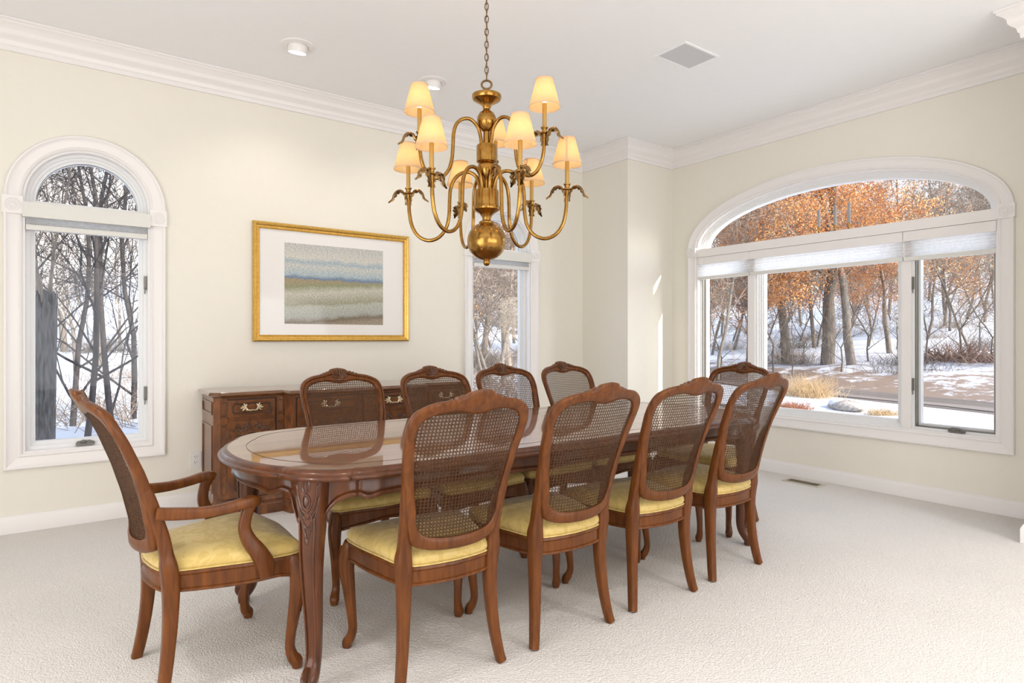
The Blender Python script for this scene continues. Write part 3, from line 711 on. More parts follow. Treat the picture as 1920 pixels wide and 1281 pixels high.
# ------------------------------------------------------------------ table
TZ = 0.74; TCX, TCY = 1.89, 2.463; TL, TW = 1.415, 0.568
t = thing('dining_table', 'long oval-ended dark cherry dining table with carved legs and glossy top', 'table', (TCX, TCY, 0))
def table_outline(o=0.0):
    # quarter: straight side with small serpentine breaks beside each leg, then the bowed end
    q = []
    L_, W_ = TL, TW
    q = [(0.0, W_), (0.60, W_), (0.96, W_-0.004), (1.10, W_-0.022), (1.125, W_-0.032), (1.15, W_-0.030), (1.22, W_-0.062), (1.285, W_-0.128), (1.312, W_-0.182), (1.316, W_-0.20), (1.345, W_-0.245), (1.385, W_-0.345), (1.408, W_-0.455), (1.415, 0.0)]
    pts = [(p.x, p.y) for p in catmull([(a, b_, 0) for a, b_ in q], 4)]
    full = pts + [(x, -y) for x, y in pts[-2::-1]]
    full = full[:-1] + [(-x, y) for x, y in [(x, -y) for x, y in pts]][0:1] if False else full
    left = [(-x, y) for x, y in full[-2:0:-1]]
    P = full + left                       # starts at (0,W), clockwise seen from above
    return scaled(P, -o) if o else P
def inset(P, d): return [(x*(1-d/TL) if True else x, y*(1-d/TW)) for x, y in P]
P0 = table_outline()
def ringat(d, z): return [Vector((x, y, z)) for x, y in inset(P0, d)]
mb = MB(); mb.rings([ringat(0.060, TZ-0.037), ringat(0.010, TZ-0.037), ringat(0.002, TZ-0.032), ringat(0.0, TZ-0.026), ringat(0.003, TZ-0.020), ringat(0.012, TZ-0.017), ringat(0.014, TZ-0.011), ringat(0.020, TZ-0.004), ringat(0.034, TZ-0.0005)], True, False)
mb.build('edge_molding', M_table, t, 50)
def topmesh(x0, x1):
    mb = MB(); P = [(x, y) for x, y in inset(P0, 0.034)]
    def clipx(P, s, lim):
        out = []
        n = len(P)
        for i in range(n):
            a, b_ = P[i], P[(i+1) % n]; ia, ib = s*a[0] <= s*lim, s*b_[0] <= s*lim
            if ia: out.append(a)
            if ia != ib:
                f = (lim-a[0])/(b_[0]-a[0]); out.append((lim, a[1]+(b_[1]-a[1])*f))
        return out
    P = clipx(clipx(P, 1, x1), -1, x0)
    return MB().poly([Vector((x, y, TZ-0.022)) for x, y in P], (0, 0, 0.0217))
for i, (a, b_) in enumerate(((-1.5, -0.4525), (-0.4515, 0.4515), (0.4525, 1.5))):
    topmesh(a, b_).build('tabletop' if i != 1 else 'table_leaf', M_tabletop, t, 0)
mb = MB(); mb.rings([ringat(0.100, TZ), ringat(0.100, TZ+0.0004), ringat(0.1018, TZ+0.0004), ringat(0.1018, TZ)], True, False)
mb.build('inlay_line', M_line, t, 0)
# apron: follows the outline, scalloped lower edge
LEGX, LEGY = 1.235, 0.405
def zap(x, y):
    # cupid's-bow scallops between the legs, falling deep at the legs
    if abs(x) > 1.17 and abs(y) < 0.36:
        u = abs(y)/0.36; d = 0.0
    else:
        u = min(1.02, abs(x)/1.17); d = 0
    side = abs(x) <= 1.19
    if side:
        z = lerp([(0, 0.640), (0.12, 0.638), (0.20, 0.632), (0.225, 0.622), (0.25, 0.632), (0.33, 0.640), (0.55, 0.642), (0.78, 0.640), (0.87, 0.634), (0.897, 0.622), (0.92, 0.637), (0.95, 0.640), (0.98, 0.630), (1.0, 0.605), (1.02, 0.56)], u)
    elif abs(y) < 0.36:
        z = lerp([(0, 0.640), (0.55, 0.640), (0.66, 0.634), (0.72, 0.624), (0.77, 0.638), (0.86, 0.648), (0.93, 0.640), (0.97, 0.620), (1.0, 0.58)], u)
    else: z = 0.55
    return z
AP = inset(P0, 0.056)
rr = []
for (x, y) in AP:
    z = zap(x, y); l = math.hypot(x/TL, y/TW); nx, ny = (x/TL)/l*0.6, (y/TW)/l
    if abs(x) > 1.17 and abs(y) < 0.36: nx, ny = math.copysign(1, x), y
    ll = math.hypot(nx, ny); nx /= ll; ny /= ll
    q = lambda o, zz: Vector((x+nx*o, y+ny*o, zz))
    rr.append([q(-0.022, z+0.002), q(-0.022, TZ-0.036), q(0.0, TZ-0.036), q(-0.002, z+0.024), q(0.002, z+0.018), q(0.007, z+0.014), q(0.008, z+0.006), q(0.004, z)])
MB().rings(rr, True, False, True).build('apron', M_table, t, 40)
def table_leg(sx, sy):
    tab = [(1.215, 0.420, 0.704, 0.054, 0.056), (1.216, 0.421, 0.65, 0.048, 0.052), (1.218, 0.422, 0.60, 0.043, 0.046), (1.219, 0.424, 0.54, 0.041, 0.041), (1.222, 0.425, 0.46, 0.037, 0.037), (1.219, 0.420, 0.36, 0.032, 0.032), (1.212, 0.414, 0.23, 0.027, 0.027), (1.210, 0.412, 0.13, 0.024, 0.024), (1.218, 0.420, 0.08, 0.025, 0.025), (1.232, 0.434, 0.05, 0.028, 0.026), (1.240, 0.440, 0.028, 0.025, 0.023), (1.240, 0.440, 0.003, 0.023, 0.021)]
    tab = catv(tab, 4)
    mb = MB().sweep([(sx*a, sy*b_, c_) for a, b_, c_, *_ in tab], [(d, e) for *_, d, e in tab], 16, 2.7, True, False, up=(sx, sy, 0))
    # raised edge beads running down the leg
    dr = Vector((sx*0.70, sy*0.714, 0)); sd = Vector((-dr.y, dr.x, 0))
    for e in (-1, 1):
        pts = [Vector((sx*a, sy*b_, c_)) + dr*d*0.98 + sd*e*d*0.62 for a, b_, c_, d, _ in tab if 0.09 < c_ < 0.60]
        mb.tube(pts, 0.004, 5)
    # scroll foot
    for k in range(2):
        pass
    ctr = Vector((sx*1.244, sy*0.444, 0.056))
    pts = []
    for i in range(26):
        a = 0.5 + i/25*3.3*PI; r = 0.030*(1-i/25*0.80)
        pts.append(ctr + dr*(0.010+r*math.cos(a)*0.9) + Vector((0, 0, r*math.sin(a))))
    mb.sweep(pts, [(0.014, 0.006)]*26, 8, 2.4, True, False, up=(sd.x, sd.y, 0))
    return mb, tab, dr, sd
for sx in (-1, 1):
    for sy in (-1, 1):
        mb, tab, dr, sd = table_leg(sx, sy); lg = mb.build('leg', M_table, t, 50)
        # acanthus cartouche on the knee, in a darker wood tone
        def on(u, z, lift=0.0):
            z += 0.04; c_ = min(tab, key=lambda q: abs(q[2]-z)); d = c_[3]
            return Vector((sx*c_[0], sy*c_[1], z)) + dr*(c_[4]*(1-min(1, abs(u/d))**2.7)**(1/2.7)*0.985+lift+0.001) + sd*min(max(u, -d*0.97), d*0.97)
        m2 = MB()
        def line(pts, r=0.0034): m2.tube([on(u, z) for u, z in [(p.x, p.y) for p in catmull([(a, b_, 0) for a, b_ in pts], 4)]], [r*(0.5 if i in (0,) else 1) for i in range((len(pts)-1)*4+1)], 5)
        m2.sweep([on(0.013*math.cos(2*PI*k/16), 0.600+0.024*math.sin(2*PI*k/16)) for k in range(16)], [(0.003, 0.003)]*16, 6, 2, False, True)
        m2.ell(on(0, 0.600), [dr*0.004, sd*0.009, (0, 0, 0.018)], 10, 6)
        for s in (-1, 1):
            line([(s*0.004, 0.56), (s*0.018, 0.575), (s*0.030, 0.610), (s*0.034, 0.645), (s*0.040, 0.655)], 0.004)
            line([(s*0.003, 0.54), (s*0.020, 0.555), (s*0.032, 0.580), (s*0.039, 0.615)], 0.0038)
            line([(s*0.003, 0.51), (s*0.016, 0.530), (s*0.026, 0.550), (s*0.034, 0.578)], 0.0034)
            line([(s*0.002, 0.48), (s*0.012, 0.505), (s*0.017, 0.535), (s*0.012, 0.560)], 0.0034)
            line([(s*0.002, 0.455), (s*0.007, 0.485), (s*0.008, 0.52)], 0.003)
            line([(s*0.006, 0.628), (s*0.013, 0.645), (s*0.010, 0.663), (0, 0.672)], 0.0038)
        line([(0, 0.63), (0, 0.65), (0, 0.668)], 0.004)
        m2.ell(on(0, 0.468), [dr*0.005, sd*0.006, (0, 0, 0.012)], 8, 6)
        m2.build('leaf_carving', M_tablec, lg, 60)

# ------------------------------------------------------------------ sideboard
SX0, SX1 = 0.785, 2.695; SXC = (SX0+SX1)/2
t = thing('sideboard', 'carved dark wood sideboard with brass pulls standing against the back wall', 'sideboard', (SXC, 4.72, 0))
hx = (SX1-SX0)/2; YF1, YF2 = -0.425, -0.52                    # front planes of the wings and of the centre break
cw = 0.50                                                      # half width of the centre section
M_sidec = noise_mat('sideboard_carving', (0.045, 0.017, 0.008), (0.115, 0.045, 0.018), scale=(40, 40, 40), ns=3, rough=0.35, coat=0.4, coat_r=0.12)
def sb_outline(o): return [(-hx-o, 0), (-hx-o, YF1+0.045-o*0.4), (-hx+0.045-o*0.4, YF1-o), (-cw-0.03-o*0.3, YF1-o), (-cw+0.01-o, YF2-o), (cw-0.01+o, YF2-o), (cw+0.03+o*0.3, YF1-o), (hx-0.045+o*0.4, YF1-o), (hx+o, YF1+0.045-o*0.4), (hx+o, 0)]
def ro(o, z): return [Vector((x, y, z)) for x, y in sb_outline(o)]
MB().rings([ro(0.0, 0.10), ro(0.0, 0.785)]).build('carcass', M_side, t, 0)
MB().rings([ro(0.018, 0.0), ro(0.018, 0.062), ro(0.012, 0.072), ro(0.010, 0.084), ro(0.016, 0.092), ro(0.006, 0.108), ro(0.0, 0.12)]).build('plinth', M_side, t, 30)
MB().rings([ro(0.004, 0.784), ro(0.012, 0.789), ro(0.024, 0.795), ro(0.030, 0.803), ro(0.027, 0.812), ro(0.020, 0.819), ro(0.012, 0.820)]).build('worktop', M_sidetop, t, 30)
def wavy(x0, x1, z0, z1, amp=0.008, K=10):
    xc, zc = (x0+x1)/2, (z0+z1)/2; pts = []
    w_, h_ = (x1-x0)/2, (z1-z0)/2
    for i in range(48):
        a = 2*PI*i/48; c_, s_ = math.cos(a), math.sin(a)
        px = math.copysign(abs(c_)**0.32, c_)*w_; pz = math.copysign(abs(s_)**0.32, s_)*h_
        pz += amp*math.cos(px/w_*PI*2)*(1 if abs(s_) > 0.5 else 0)*math.copysign(1, s_)
        pts.append((xc+px, zc+pz))
    return pts
def loopbead(mb, pts, y, r=0.0035): mb.tube([Vector((x, y, z)) for x, z in pts], r, 6, False, True, up=(0, 1, 0))
def pull(parent, xc, zc, y):
    mb = MB()
    mb.tube(catmull([(xc-0.036, y-0.004, zc), (xc-0.03, y-0.014, zc-0.012), (xc-0.012, y-0.018, zc-0.017), (xc, y-0.019, zc-0.014), (xc+0.012, y-0.018, zc-0.017), (xc+0.03, y-0.014, zc-0.012), (xc+0.036, y-0.004, zc)], 3), 0.0046, 7)
    for s in (-1, 1):
        for dx, dz, ang in ((0.05, 0.008, 0.3), (0.044, 0.017, 1.1), (0.048, -0.010, -0.6), (0.036, 0.012, 1.9), (0.058, 0.0, 0.0), (0.034, -0.008, -1.8)):
            d = Vector((math.cos(ang)*s, 0, math.sin(ang)))
            mb.ell((xc+s*dx, y-0.004, zc+dz), [d*0.016, Vector((-d.z, 0, d.x))*0.0055, (0, 0.005, 0)], 7, 5)
        mb.ell((xc+s*0.040, y-0.006, zc), [(0.008, 0, 0), (0, 0.006, 0), (0, 0, 0.008)], 8, 6)
    h_ = mb.build('drawer_pull', M_nickel, parent); h_['label'] = 'ornate pale brass bail pull'
def scrollwork(mb, xc, zc, y, wd):
    for s in (-1, 1):
        mb.tube([Vector((xc+s*u*wd, y, zc+v_)) for u, v_ in [(p.x, p.y) for p in catmull([(0.02, 0.0, 0), (0.25, 0.018, 0), (0.45, -0.006, 0), (0.68, 0.012, 0), (0.98, -0.010, 0)], 4)]], 0.003, 5)
        for u, v_, a in ((0.16, 0.022, 0.9), (0.30, -0.004, -0.6), (0.42, 0.016, 0.8), (0.55, -0.012, -0.7), (0.70, 0.022, 0.6), (0.82, -0.010, -0.5), (0.96, -0.004, 0.2), (0.24, 0.030, 1.9), (0.64, -0.010, -2.0)):
            d = Vector((math.cos(a)*s, 0, math.sin(a)))
            mb.ell((xc+s*u*wd, y, zc+v_), [d*0.017, Vector((-d.z, 0, d.x))*0.0065, (0, 0.006, 0)], 7, 5)
        for k in range(6):
            a = k*PI/3
            mb.ell((xc+s*0.36*wd+0.009*math.cos(a), y-0.001, zc+0.010+0.009*math.sin(a)), [(0.0055, 0, 0), (0, 0.004, 0), (0, 0, 0.0055)], 6, 5)
def bay(x0, x1, y):
    # a drawer above a panelled, carved door
    d = MB().box(x0, x1, y-0.012, y+0.01, 0.655, 0.765).build('drawer', M_side, t, 0)
    mb = MB(); loopbead(mb, wavy(x0+0.028, x1-0.028, 0.676, 0.744, 0.005), y-0.013, 0.004); loopbead(mb, wavy(x0+0.036, x1-0.036, 0.684, 0.737, 0.004), y-0.013, 0.0025); mb.build('drawer_molding', M_sidec, d, 60)
    pull(d, (x0+x1)/2, 0.714, y-0.014)
    d = MB().box(x0, x1, y-0.012, y+0.01, 0.13, 0.628).build('door', M_side, t, 0)
    mb = MB(); loopbead(mb, wavy(x0+0.040, x1-0.040, 0.165, 0.545, 0.010), y-0.013, 0.006); loopbead(mb, wavy(x0+0.055, x1-0.055, 0.180, 0.530, 0.009), y-0.013, 0.003); mb.build('door_molding', M_sidec, d, 60)
    mb = MB(); scrollwork(mb, (x0+x1)/2, 0.577, y-0.014, (x1-x0)/2-0.03); mb.build('carved_spray', M_sidec, d, 60)
    for z in (0.22, 0.55):
        mb = MB().tube([Vector((x0-0.004, y-0.012, z-0.022)), Vector((x0-0.004, y-0.012, z+0.022))], 0.004, 8); mb.build('hinge', M_hard, d)
    mb = MB(); ring2d(mb, rect(x0-0.008, x1+0.008, 0.122, 0.773), rect(x0-0.002, x1+0.002, 0.128, 0.767), 0, 0.003, lambda a, b_, dd: Vector((a, y-0.001-dd, b_))); mb.build('groove_strip', M_line, t, 0)  # thin dark strip outlining the drawer and door
bay(-hx+0.075, -cw-0.085, YF1)
bay(cw+0.085, hx-0.075, YF1)
bay(-cw+0.035, -0.01, YF2); bay(0.01, cw-0.035, YF2)
def pilaster(xc, y, wd=0.022):
    mb = MB().box(xc-wd, xc+wd, y-0.014, y+0.005, 0.13, 0.775)
    p = mb.build('pilaster', M_side, t, 0)
    mb = MB()
    for za, zb_ in ((0.675, 0.755), (0.16, 0.60)):
        loopbead(mb, wavy(xc-wd+0.006, xc+wd-0.006, za, zb_, 0.004), y-0.0145, 0.0024)
    for z in (0.655, 0.615): mb.tube(catmull([(xc-wd, y-0.014, z), (xc, y-0.018, z+0.012 if z > 0.63 else z-0.012), (xc+wd, y-0.014, z)], 3), 0.0032, 5)
    mb.build('pilaster_molding', M_sidec, p, 60)
for s in (-1, 1):
    pilaster(s*(hx-0.052), YF1); pilaster(s*(cw+0.052), YF1)
    for z0_, z1_ in ((0.16, 0.60), (0.67, 0.755)):
        x = s*hx
        mb = MB(); ring2d(mb, rect(YF1+0.07, -0.03, z0_, z1_), rect(YF1+0.082, -0.042, z0_, z1_), 0, 0.007, lambda a, b_, d: Vector((x+s*(d-0.001), a, b_ if b_ not in (z0_, z1_) else b_))); 
        mb = MB(); ring2d(mb, rect(YF1+0.07, -0.03, z0_, z1_), rect(YF1+0.07, -0.03, z0_, z1_, 0.012), -0.001, 0.007, lambda a, b_, d: Vector((x+s*d, a, b_))); mb.build('side_molding', M_side, t, 0)

# ------------------------------------------------------------------ chandelier
CX, CY = 1.646, 2.46
ch = thing('chandelier', 'brass nine-light chandelier with parchment shades hanging over the table', 'chandelier', (CX, CY, 1.50))
Zc = 1.50; k_ = 0.002562
def zz(y): return 1.17 + (634.12-y)*k_ - Zc
def prof(lst): return [(r, zz(y)) for r, y in lst]
MB().lathe(prof([(0.002, 499), (0.012, 497.5), (0.0175, 493), (0.0175, 490), (0.011, 485), (0.007, 482.5), (0.014, 481.5)]), 24, cap=True).build('finial', M_brass, ch, 60)
pts = []
for i in range(15):
    a = -PI/2 + (PI*0.86)*i/14; pts.append((max(0.003, 0.094*math.cos(a)), zz(452.6) + 0.092*math.sin(a)))
MB().lathe(pts, 40).build('ball', M_brass, ch, 60)
MB().lathe(prof([(0.038, 422), (0.037, 416.5), (0.030, 416), (0.020, 413), (0.022, 408), (0.034, 401), (0.052, 397), (0.063, 394), (0.065, 391), (0.063, 388), (0.059, 387), (0.058, 359), (0.056, 357.5), (0.010, 357)]), 40).build('lower_hub', M_brass, ch, 30)
MB().lathe(prof([(0.020, 357.5), (0.017, 340), (0.024, 335), (0.036, 331), (0.043, 324), (0.046, 317), (0.043, 311), (0.034, 306.5), (0.044, 305.5), (0.049, 304), (0.049, 275), (0.047, 273), (0.010, 272.5)]), 40).build('upper_hub', M_brass, ch, 30)
MB().lathe(prof([(0.018, 273), (0.016, 248), (0.022, 246), (0.036, 241), (0.045, 233), (0.047, 227), (0.045, 220), (0.036, 213), (0.020, 208.5), (0.017, 205), (0.022, 199), (0.034, 194.5), (0.052, 191), (0.066, 187.5), (0.071, 183), (0.070, 179), (0.062, 177.5), (0.045, 177), (0.030, 174), (0.012, 173), (0.006, 169), (0.002, 168.5)]), 40).build('crown_dish', M_brass, ch, 30)
mb = MB(); R_ = 0.024; zc_ = zz(159)
mb.sweep([Vector((R_*math.cos(2*PI*k/28), 0, zc_+0.8*R_*math.sin(2*PI*k/28)*1.05)) for k in range(28)], [(0.0052, 0.0052)]*28, 8, 2, False, True); mb.build('hanging_ring', M_chain, ch).rotation_euler = (0, 0, HEAD-PI/2)
mb = MB(); pts = []
for k in range(20):
    a = 2*PI*k/20; pts.append(Vector((0.0085*math.cos(a), 0, 0.0185*math.sin(a) if True else 0)))
mb.sweep(pts, [(0.0024, 0.0024)]*20, 6, 2, False, True); linkm = mb.mesh('link', M_chain, 60)
z = zc_+0.040; i = 0
while z < H-Zc-0.02:
    inst('link', linkm, ch, (0, 0, z), (0, 0, math.radians(50+90*(i % 2)))); z += 0.0305; i += 1
MB().lathe([(0.0, H-Zc), (0.065, H-Zc-0.001), (0.062, H-Zc-0.012), (0.035, H-Zc-0.024), (0.010, H-Zc-0.030), (0.008, H-Zc-0.04), (0.0, H-Zc-0.04)][::-1], 32, cap=False).build('ceiling_canopy', M_brass, ch, 40)
mb = MB().tube([(0.004*math.sin(j*1.7), 0.004*math.cos(j*1.7), zc_+0.03+(H-Zc-0.05-zc_)*j/30) for j in range(31)], 0.0018, 5); mb.build('lamp_cord', M_chain, ch)
def arm_curve(path_, r):
    pts = catmull([(a, 0, b_) for a, b_ in path_], 6)
    return MB().sweep(pts, [(r, r)]*len(pts), 10, 2, True, False, up=(0, 1, 0)).mesh('arm', M_brass, 60)
LOW = [(0.034, -0.01), (0.036, 0.025), (0.052, 0.066), (0.085, 0.088), (0.125, 0.083), (0.158, 0.055), (0.176, 0.010), (0.181, -0.05), (0.184, -0.12), (0.198, -0.178), (0.232, -0.222), (0.282, -0.238), (0.332, -0.218), (0.366, -0.168), (0.380, -0.10), (0.382, -0.05), (0.385, -0.012)]
UPP = [(0.028, -0.01), (0.030, 0.03), (0.045, 0.080), (0.080, 0.112), (0.118, 0.110), (0.150, 0.085), (0.166, 0.040), (0.170, -0.02), (0.175, -0.085), (0.192, -0.140), (0.222, -0.175), (0.258, -0.184), (0.292, -0.168), (0.317, -0.125), (0.328, -0.07), (0.331, -0.012)]
armL, armU = arm_curve(LOW, 0.0088), arm_curve(UPP, 0.0085)
def leaf_mesh():
    # acanthus leaf: springs up beside the socket, rolls outward and down, with lobed fluted edges
    spine = catmull([(0.009, 0, -0.062), (0.010, 0, -0.035), (0.016, 0, -0.010), (0.034, 0, 0.010), (0.058, 0, 0.008), (0.074, 0, -0.010), (0.082, 0, -0.032), (0.100, 0, -0.048)], 4)
    rings = []; n = len(spine)
    for i, p in enumerate(spine):
        s = i/(n-1); t_ = ((spine[min(i+1, n-1)])-(spine[max(i-1, 0)])).normalized(); nn = Vector((-t_.z, 0, t_.x))
        w_ = lerp([(0, 0.007), (0.25, 0.010), (0.45, 0.018), (0.65, 0.020), (0.85, 0.011), (1, 0.002)], s)*(1+0.28*math.cos(s*PI*14))
        r = []
        for e in (-1, -0.66, -0.33, 0, 0.33, 0.66, 1):
            lift = -abs(e)*w_*0.42 + 0.0022*math.cos(e*PI*3)
            r.append(p + Vector((0, e*w_, 0)) + nn*lift)
        rings.append(r)
    mb = MB().rings(rings, False, False)
    return mb
lm = leaf_mesh()
n_ = len(lm.v); vs = [Vector(v_) for v_ in lm.v]
lm.add([v_ + Vector((0, 0, -0.0018)) for v_ in vs], [f[::-1] for f in lm.f])
leafm = lm.mesh('leaf', M_brassd, 60)
cupm = MB().lathe([(0.0095, -0.03), (0.010, -0.012), (0.018, -0.008), (0.019, -0.004), (0.012, -0.001), (0.0115, 0.008), (0.013, 0.012), (0.017, 0.016), (0.017, 0.019), (0.0105, 0.020)], 20).mesh('socket_cup', M_brass, 60)
sleevem = MB().lathe([(0.0100, 0.018), (0.0100, 0.125), (0.0085, 0.128)], 16).mesh('candle_sleeve', M_sleeve, 60)
SB, ST = 0.110, 0.232
shm = MB(); shm.lathe([(0.0700, SB), (0.0545, SB+0.061), (0.0390, ST)], 32, cap=False)
shadem = shm.mesh('lamp_shade', M_shade, 60)
trimm = []
for r, z in ((0.0702, SB), (0.0391, ST)):
    tb = MB(); tb.sweep([Vector((r*math.cos(2*PI*k/32), r*math.sin(2*PI*k/32), z+0.001)) for k in range(32)], [(0.0011, 0.0032)]*32, 6, 2, False, True, up=(0, 0, 1)); trimm.append(tb.mesh('shade_trim', M_shadetrim, 60))
seam = MB().box(0.0, 0.0016, -0.004, 0.004, 0, 1); seam.xf(lambda p: Vector((0.0702+(0.0392-0.0702)*p.z+p.x, p.y, SB+(ST-SB)*p.z))); seamm = seam.mesh('shade_seam', M_shadetrim, 0)
bulbm = MB().lathe([(0.006, 0.125), (0.010, 0.140), (0.012, 0.155), (0.009, 0.175), (0.003, 0.190)], 12).mesh('bulb', M_bulb, 60)
def lamp_arm(am, R_, zb_, deg, nm):
    # deg: angle from the camera's right; camera right is at HEAD-90 in the world
    a = HEAD - PI/2 + math.radians(deg)
    e = bpy.data.objects.new('lamp_arm', am); col.objects.link(e); e.parent = ch; e.location = (0, 0, zb_); e.rotation_euler = (0, 0, a)
    inst('socket_cup', cupm, e, (R_, 0, 0)); inst('candle_sleeve', sleevem, e, (R_, 0, 0))
    inst('leaf', leafm, e, (R_, 0, 0)); inst('leaf', leafm, e, (R_, 0, 0), (0, 0, PI))
    inst('lamp_shade', shadem, e, (R_, 0, 0)); inst('bottom_trim', trimm[0], e, (R_, 0, 0)); inst('top_trim', trimm[1], e, (R_, 0, 0)); inst('shade_seam', seamm, e, (R_, 0, 0), (0, 0, math.radians(-100-deg*0.5)-math.radians(deg)))
    inst('bulb', bulbm, e, (R_, 0, 0))
    wx = CX + R_*math.cos(a); wy = CY + R_*math.sin(a)
    light('bulb_light', 'POINT', (wx, wy, Zc+zb_+0.165), 0.68, (1.0, 0.72, 0.42), shadow_soft_size=0.012)
z0l = zz(356.5); z0u = zz(272.5)
for d in (-6, 54, 114, 174, 234.5, 294): lamp_arm(armL, 0.385, z0l, d, 'l')
for d in (84, 204, 324): lamp_arm(armU, 0.331, z0u, d, 'u')
# ------------------------------------------------------------------ outdoors
def ground(x, y):
    q = x - 0.3*(y-7)
    z = lerp([(5, -0.42), (17.1, -0.48), (17.8, -0.72), (21.8, -0.70), (22.6, -0.55), (24.5, -0.30), (28, 0.05), (40, 1.1), (60, 4.2), (90, 9.5), (160, 16)], q)
    z2 = lerp([(5, -0.5), (16, -0.55), (30, 0.6), (50, 3.4), (90, 9.5), (160, 16)], y)
    s = max(0, min(1, (y - 0.95*x - 2)/8)); s = s*s*(3-2*s)
    z = z*(1-s) + z2*s
    rough = 0 if 16.6 < q < 22.6 and s < 0.5 else 1
    return z + rough*(0.05*math.sin(x*1.3+y*0.7)+0.04*math.sin(x*0.6-y*1.7+1))
M_snow = noise_mat('snow', (0.50, 0.53, 0.61), (0.58, 0.61, 0.68), scale=(1, 1, 1), ns=0.5, rough=0.6, bump=0.35, bscale=3.0, bdist=0.08)
m = M_snow; b = m.node_tree.nodes['Principled BSDF']
base_link = b.inputs['Base Color'].links[0].from_socket
v = coords(m, (1, 1, 1)); n1 = N(m, 'ShaderNodeTexNoise', Scale=1.1, Detail=9, Roughness=0.75); L(m, v, n1.inputs['Vector'])
sp = N(m, 'ShaderNodeSeparateXYZ'); L(m, v, sp.inputs[0])
# leaf litter and stems poking through, on the wooded slope and the road bank only
q = N(m, 'ShaderNodeMath', operation='MULTIPLY_ADD'); L(m, sp.outputs['Y'], q.inputs[0]); q.inputs[1].default_value = -0.3; L(m, sp.outputs['X'], q.inputs[2])
thr = N(m, 'ShaderNodeMapRange'); L(m, q.outputs[0], thr.inputs[0])
thr.inputs[1].default_value = 20.0; thr.inputs[2].default_value = 27.0; thr.inputs[3].default_value = 0.28; thr.inputs[4].default_value = 0.0
thr2 = N(m, 'ShaderNodeMapRange'); L(m, q.outputs[0], thr2.inputs[0]); thr2.inputs[1].default_value = 16.9; thr2.inputs[2].default_value = 18.4; thr2.inputs[3].default_value = -0.24; thr2.inputs[4].default_value = 0.0
s_ = N(m, 'ShaderNodeMath', operation='ADD'); L(m, n1.outputs[0], s_.inputs[0]); L(m, thr.outputs[0], s_.inputs[1])
s2 = N(m, 'ShaderNodeMath', operation='ADD'); L(m, s_.outputs[0], s2.inputs[0]); L(m, thr2.outputs[0], s2.inputs[1])
lit = ramp(m, s2.outputs[0], [(0.62, (0, 0, 0)), (0.70, (1, 1, 1))])
mx = N(m, 'ShaderNodeMix', data_type='RGBA'); L(m, lit, mx.inputs[0]); L(m, base_link, mx.inputs[6]); mx.inputs[7].default_value = (0.20, 0.15, 0.12, 1); L(m, mx.outputs[2], b.inputs['Base Color'])
mb = MB(); xs = [5.3+0.5*i for i in range(60)] + [36+2.0*i for i in range(62)]; ys = [-30+2*i for i in range(17)] + [4.95+0.8*i for i in range(45)] + [42+3*i for i in range(40)]
def gridmesh(xs, ys, m, name):
    mb = MB(); nx, ny = len(xs), len(ys)
    mb.add([Vector((x, y, ground(x, y))) for y in ys for x in xs], [(j*nx+i, j*nx+i+1, (j+1)*nx+i+1, (j+1)*nx+i) for j in range(ny-1) for i in range(nx-1)])
    o = mb.build(name, m, None, 80); struct(o); return o
gridmesh(xs, ys, M_snow, 'snowy_ground')
gridmesh([-60+3*i for i in range(21)] + [0.5*i+0.5 for i in range(10)] + [5.3], [4.95+0.8*i for i in range(45)] + [42+3*i for i in range(40)], M_snow, 'snowy_yard')
M_road = noise_mat('salted_asphalt', (0.075, 0.062, 0.058), (0.13, 0.11, 0.10), scale=(1.2, 0.12, 1), ns=2.0, rough=0.85)
mb = MB(); K = 60
mb.rings([[Vector((qq + 0.3*(y-7), y, ground(qq+0.3*(y-7), y)+0.03)) for qq in (17.8, 19.8, 21.8)] for y in [-28+1.5*i for i in range(K)]], False, False)
o = mb.build('road', M_road, None, 80); struct(o)
mb = MB(); mb.rings([[Vector((qq + 0.3*(y-7)+0.12*math.sin(y*1.1+qq), y, ground(qq+0.3*(y-7), y)+0.045)) for qq in (19.3, 19.6, 20.0)] for y in [-28+1.5*i for i in range(K)]], False, False)
o = mb.build('road_snow_streak', noise_mat('tracked_slush', (0.20, 0.17, 0.16), (0.14, 0.12, 0.11), ns=3, rough=0.8), None, 80); struct(o)

M_bark = noise_mat('grey_bark', (0.10, 0.082, 0.068), (0.23, 0.195, 0.165), scale=(6, 6, 1.2), ns=2.5, rough=0.9, bump=0.5, bdist=0.02)
M_barkd = noise_mat('dark_bark', (0.075, 0.06, 0.052), (0.17, 0.145, 0.125), scale=(9, 9, 1.5), ns=2.5, rough=0.9, bump=0.5, bdist=0.02)
M_barkg = noise_mat('furrowed_grey_bark', (0.055, 0.050, 0.050), (0.19, 0.175, 0.17), scale=(22, 22, 3.5), ns=2.5, rough=0.9, bump=0.6, bdist=0.02)
M_barkk = noise_mat('dark_branch_bark', (0.03, 0.025, 0.026), (0.08, 0.068, 0.068), scale=(9, 9, 1.5), ns=2.5, rough=0.9)
M_twig = noise_mat('tan_twigs', (0.17, 0.13, 0.105), (0.31, 0.25, 0.20), scale=(3, 3, 3), ns=2.5, rough=0.9)
M_twigp = noise_mat('pale_twigs', (0.52, 0.47, 0.43), (0.72, 0.66, 0.60), scale=(3, 3, 3), ns=2.5, rough=0.9)
M_leaf = noise_mat('rust_oak_leaves', (0.42, 0.135, 0.035), (0.93, 0.48, 0.17), scale=(1, 1, 1), ns=1.6, detail=8, rough=0.6, lo=0.36, hi=0.62)
M_straw = noise_mat('straw_grass', (0.40, 0.27, 0.14), (0.66, 0.50, 0.30), scale=(20, 20, 3), ns=2, rough=0.8)
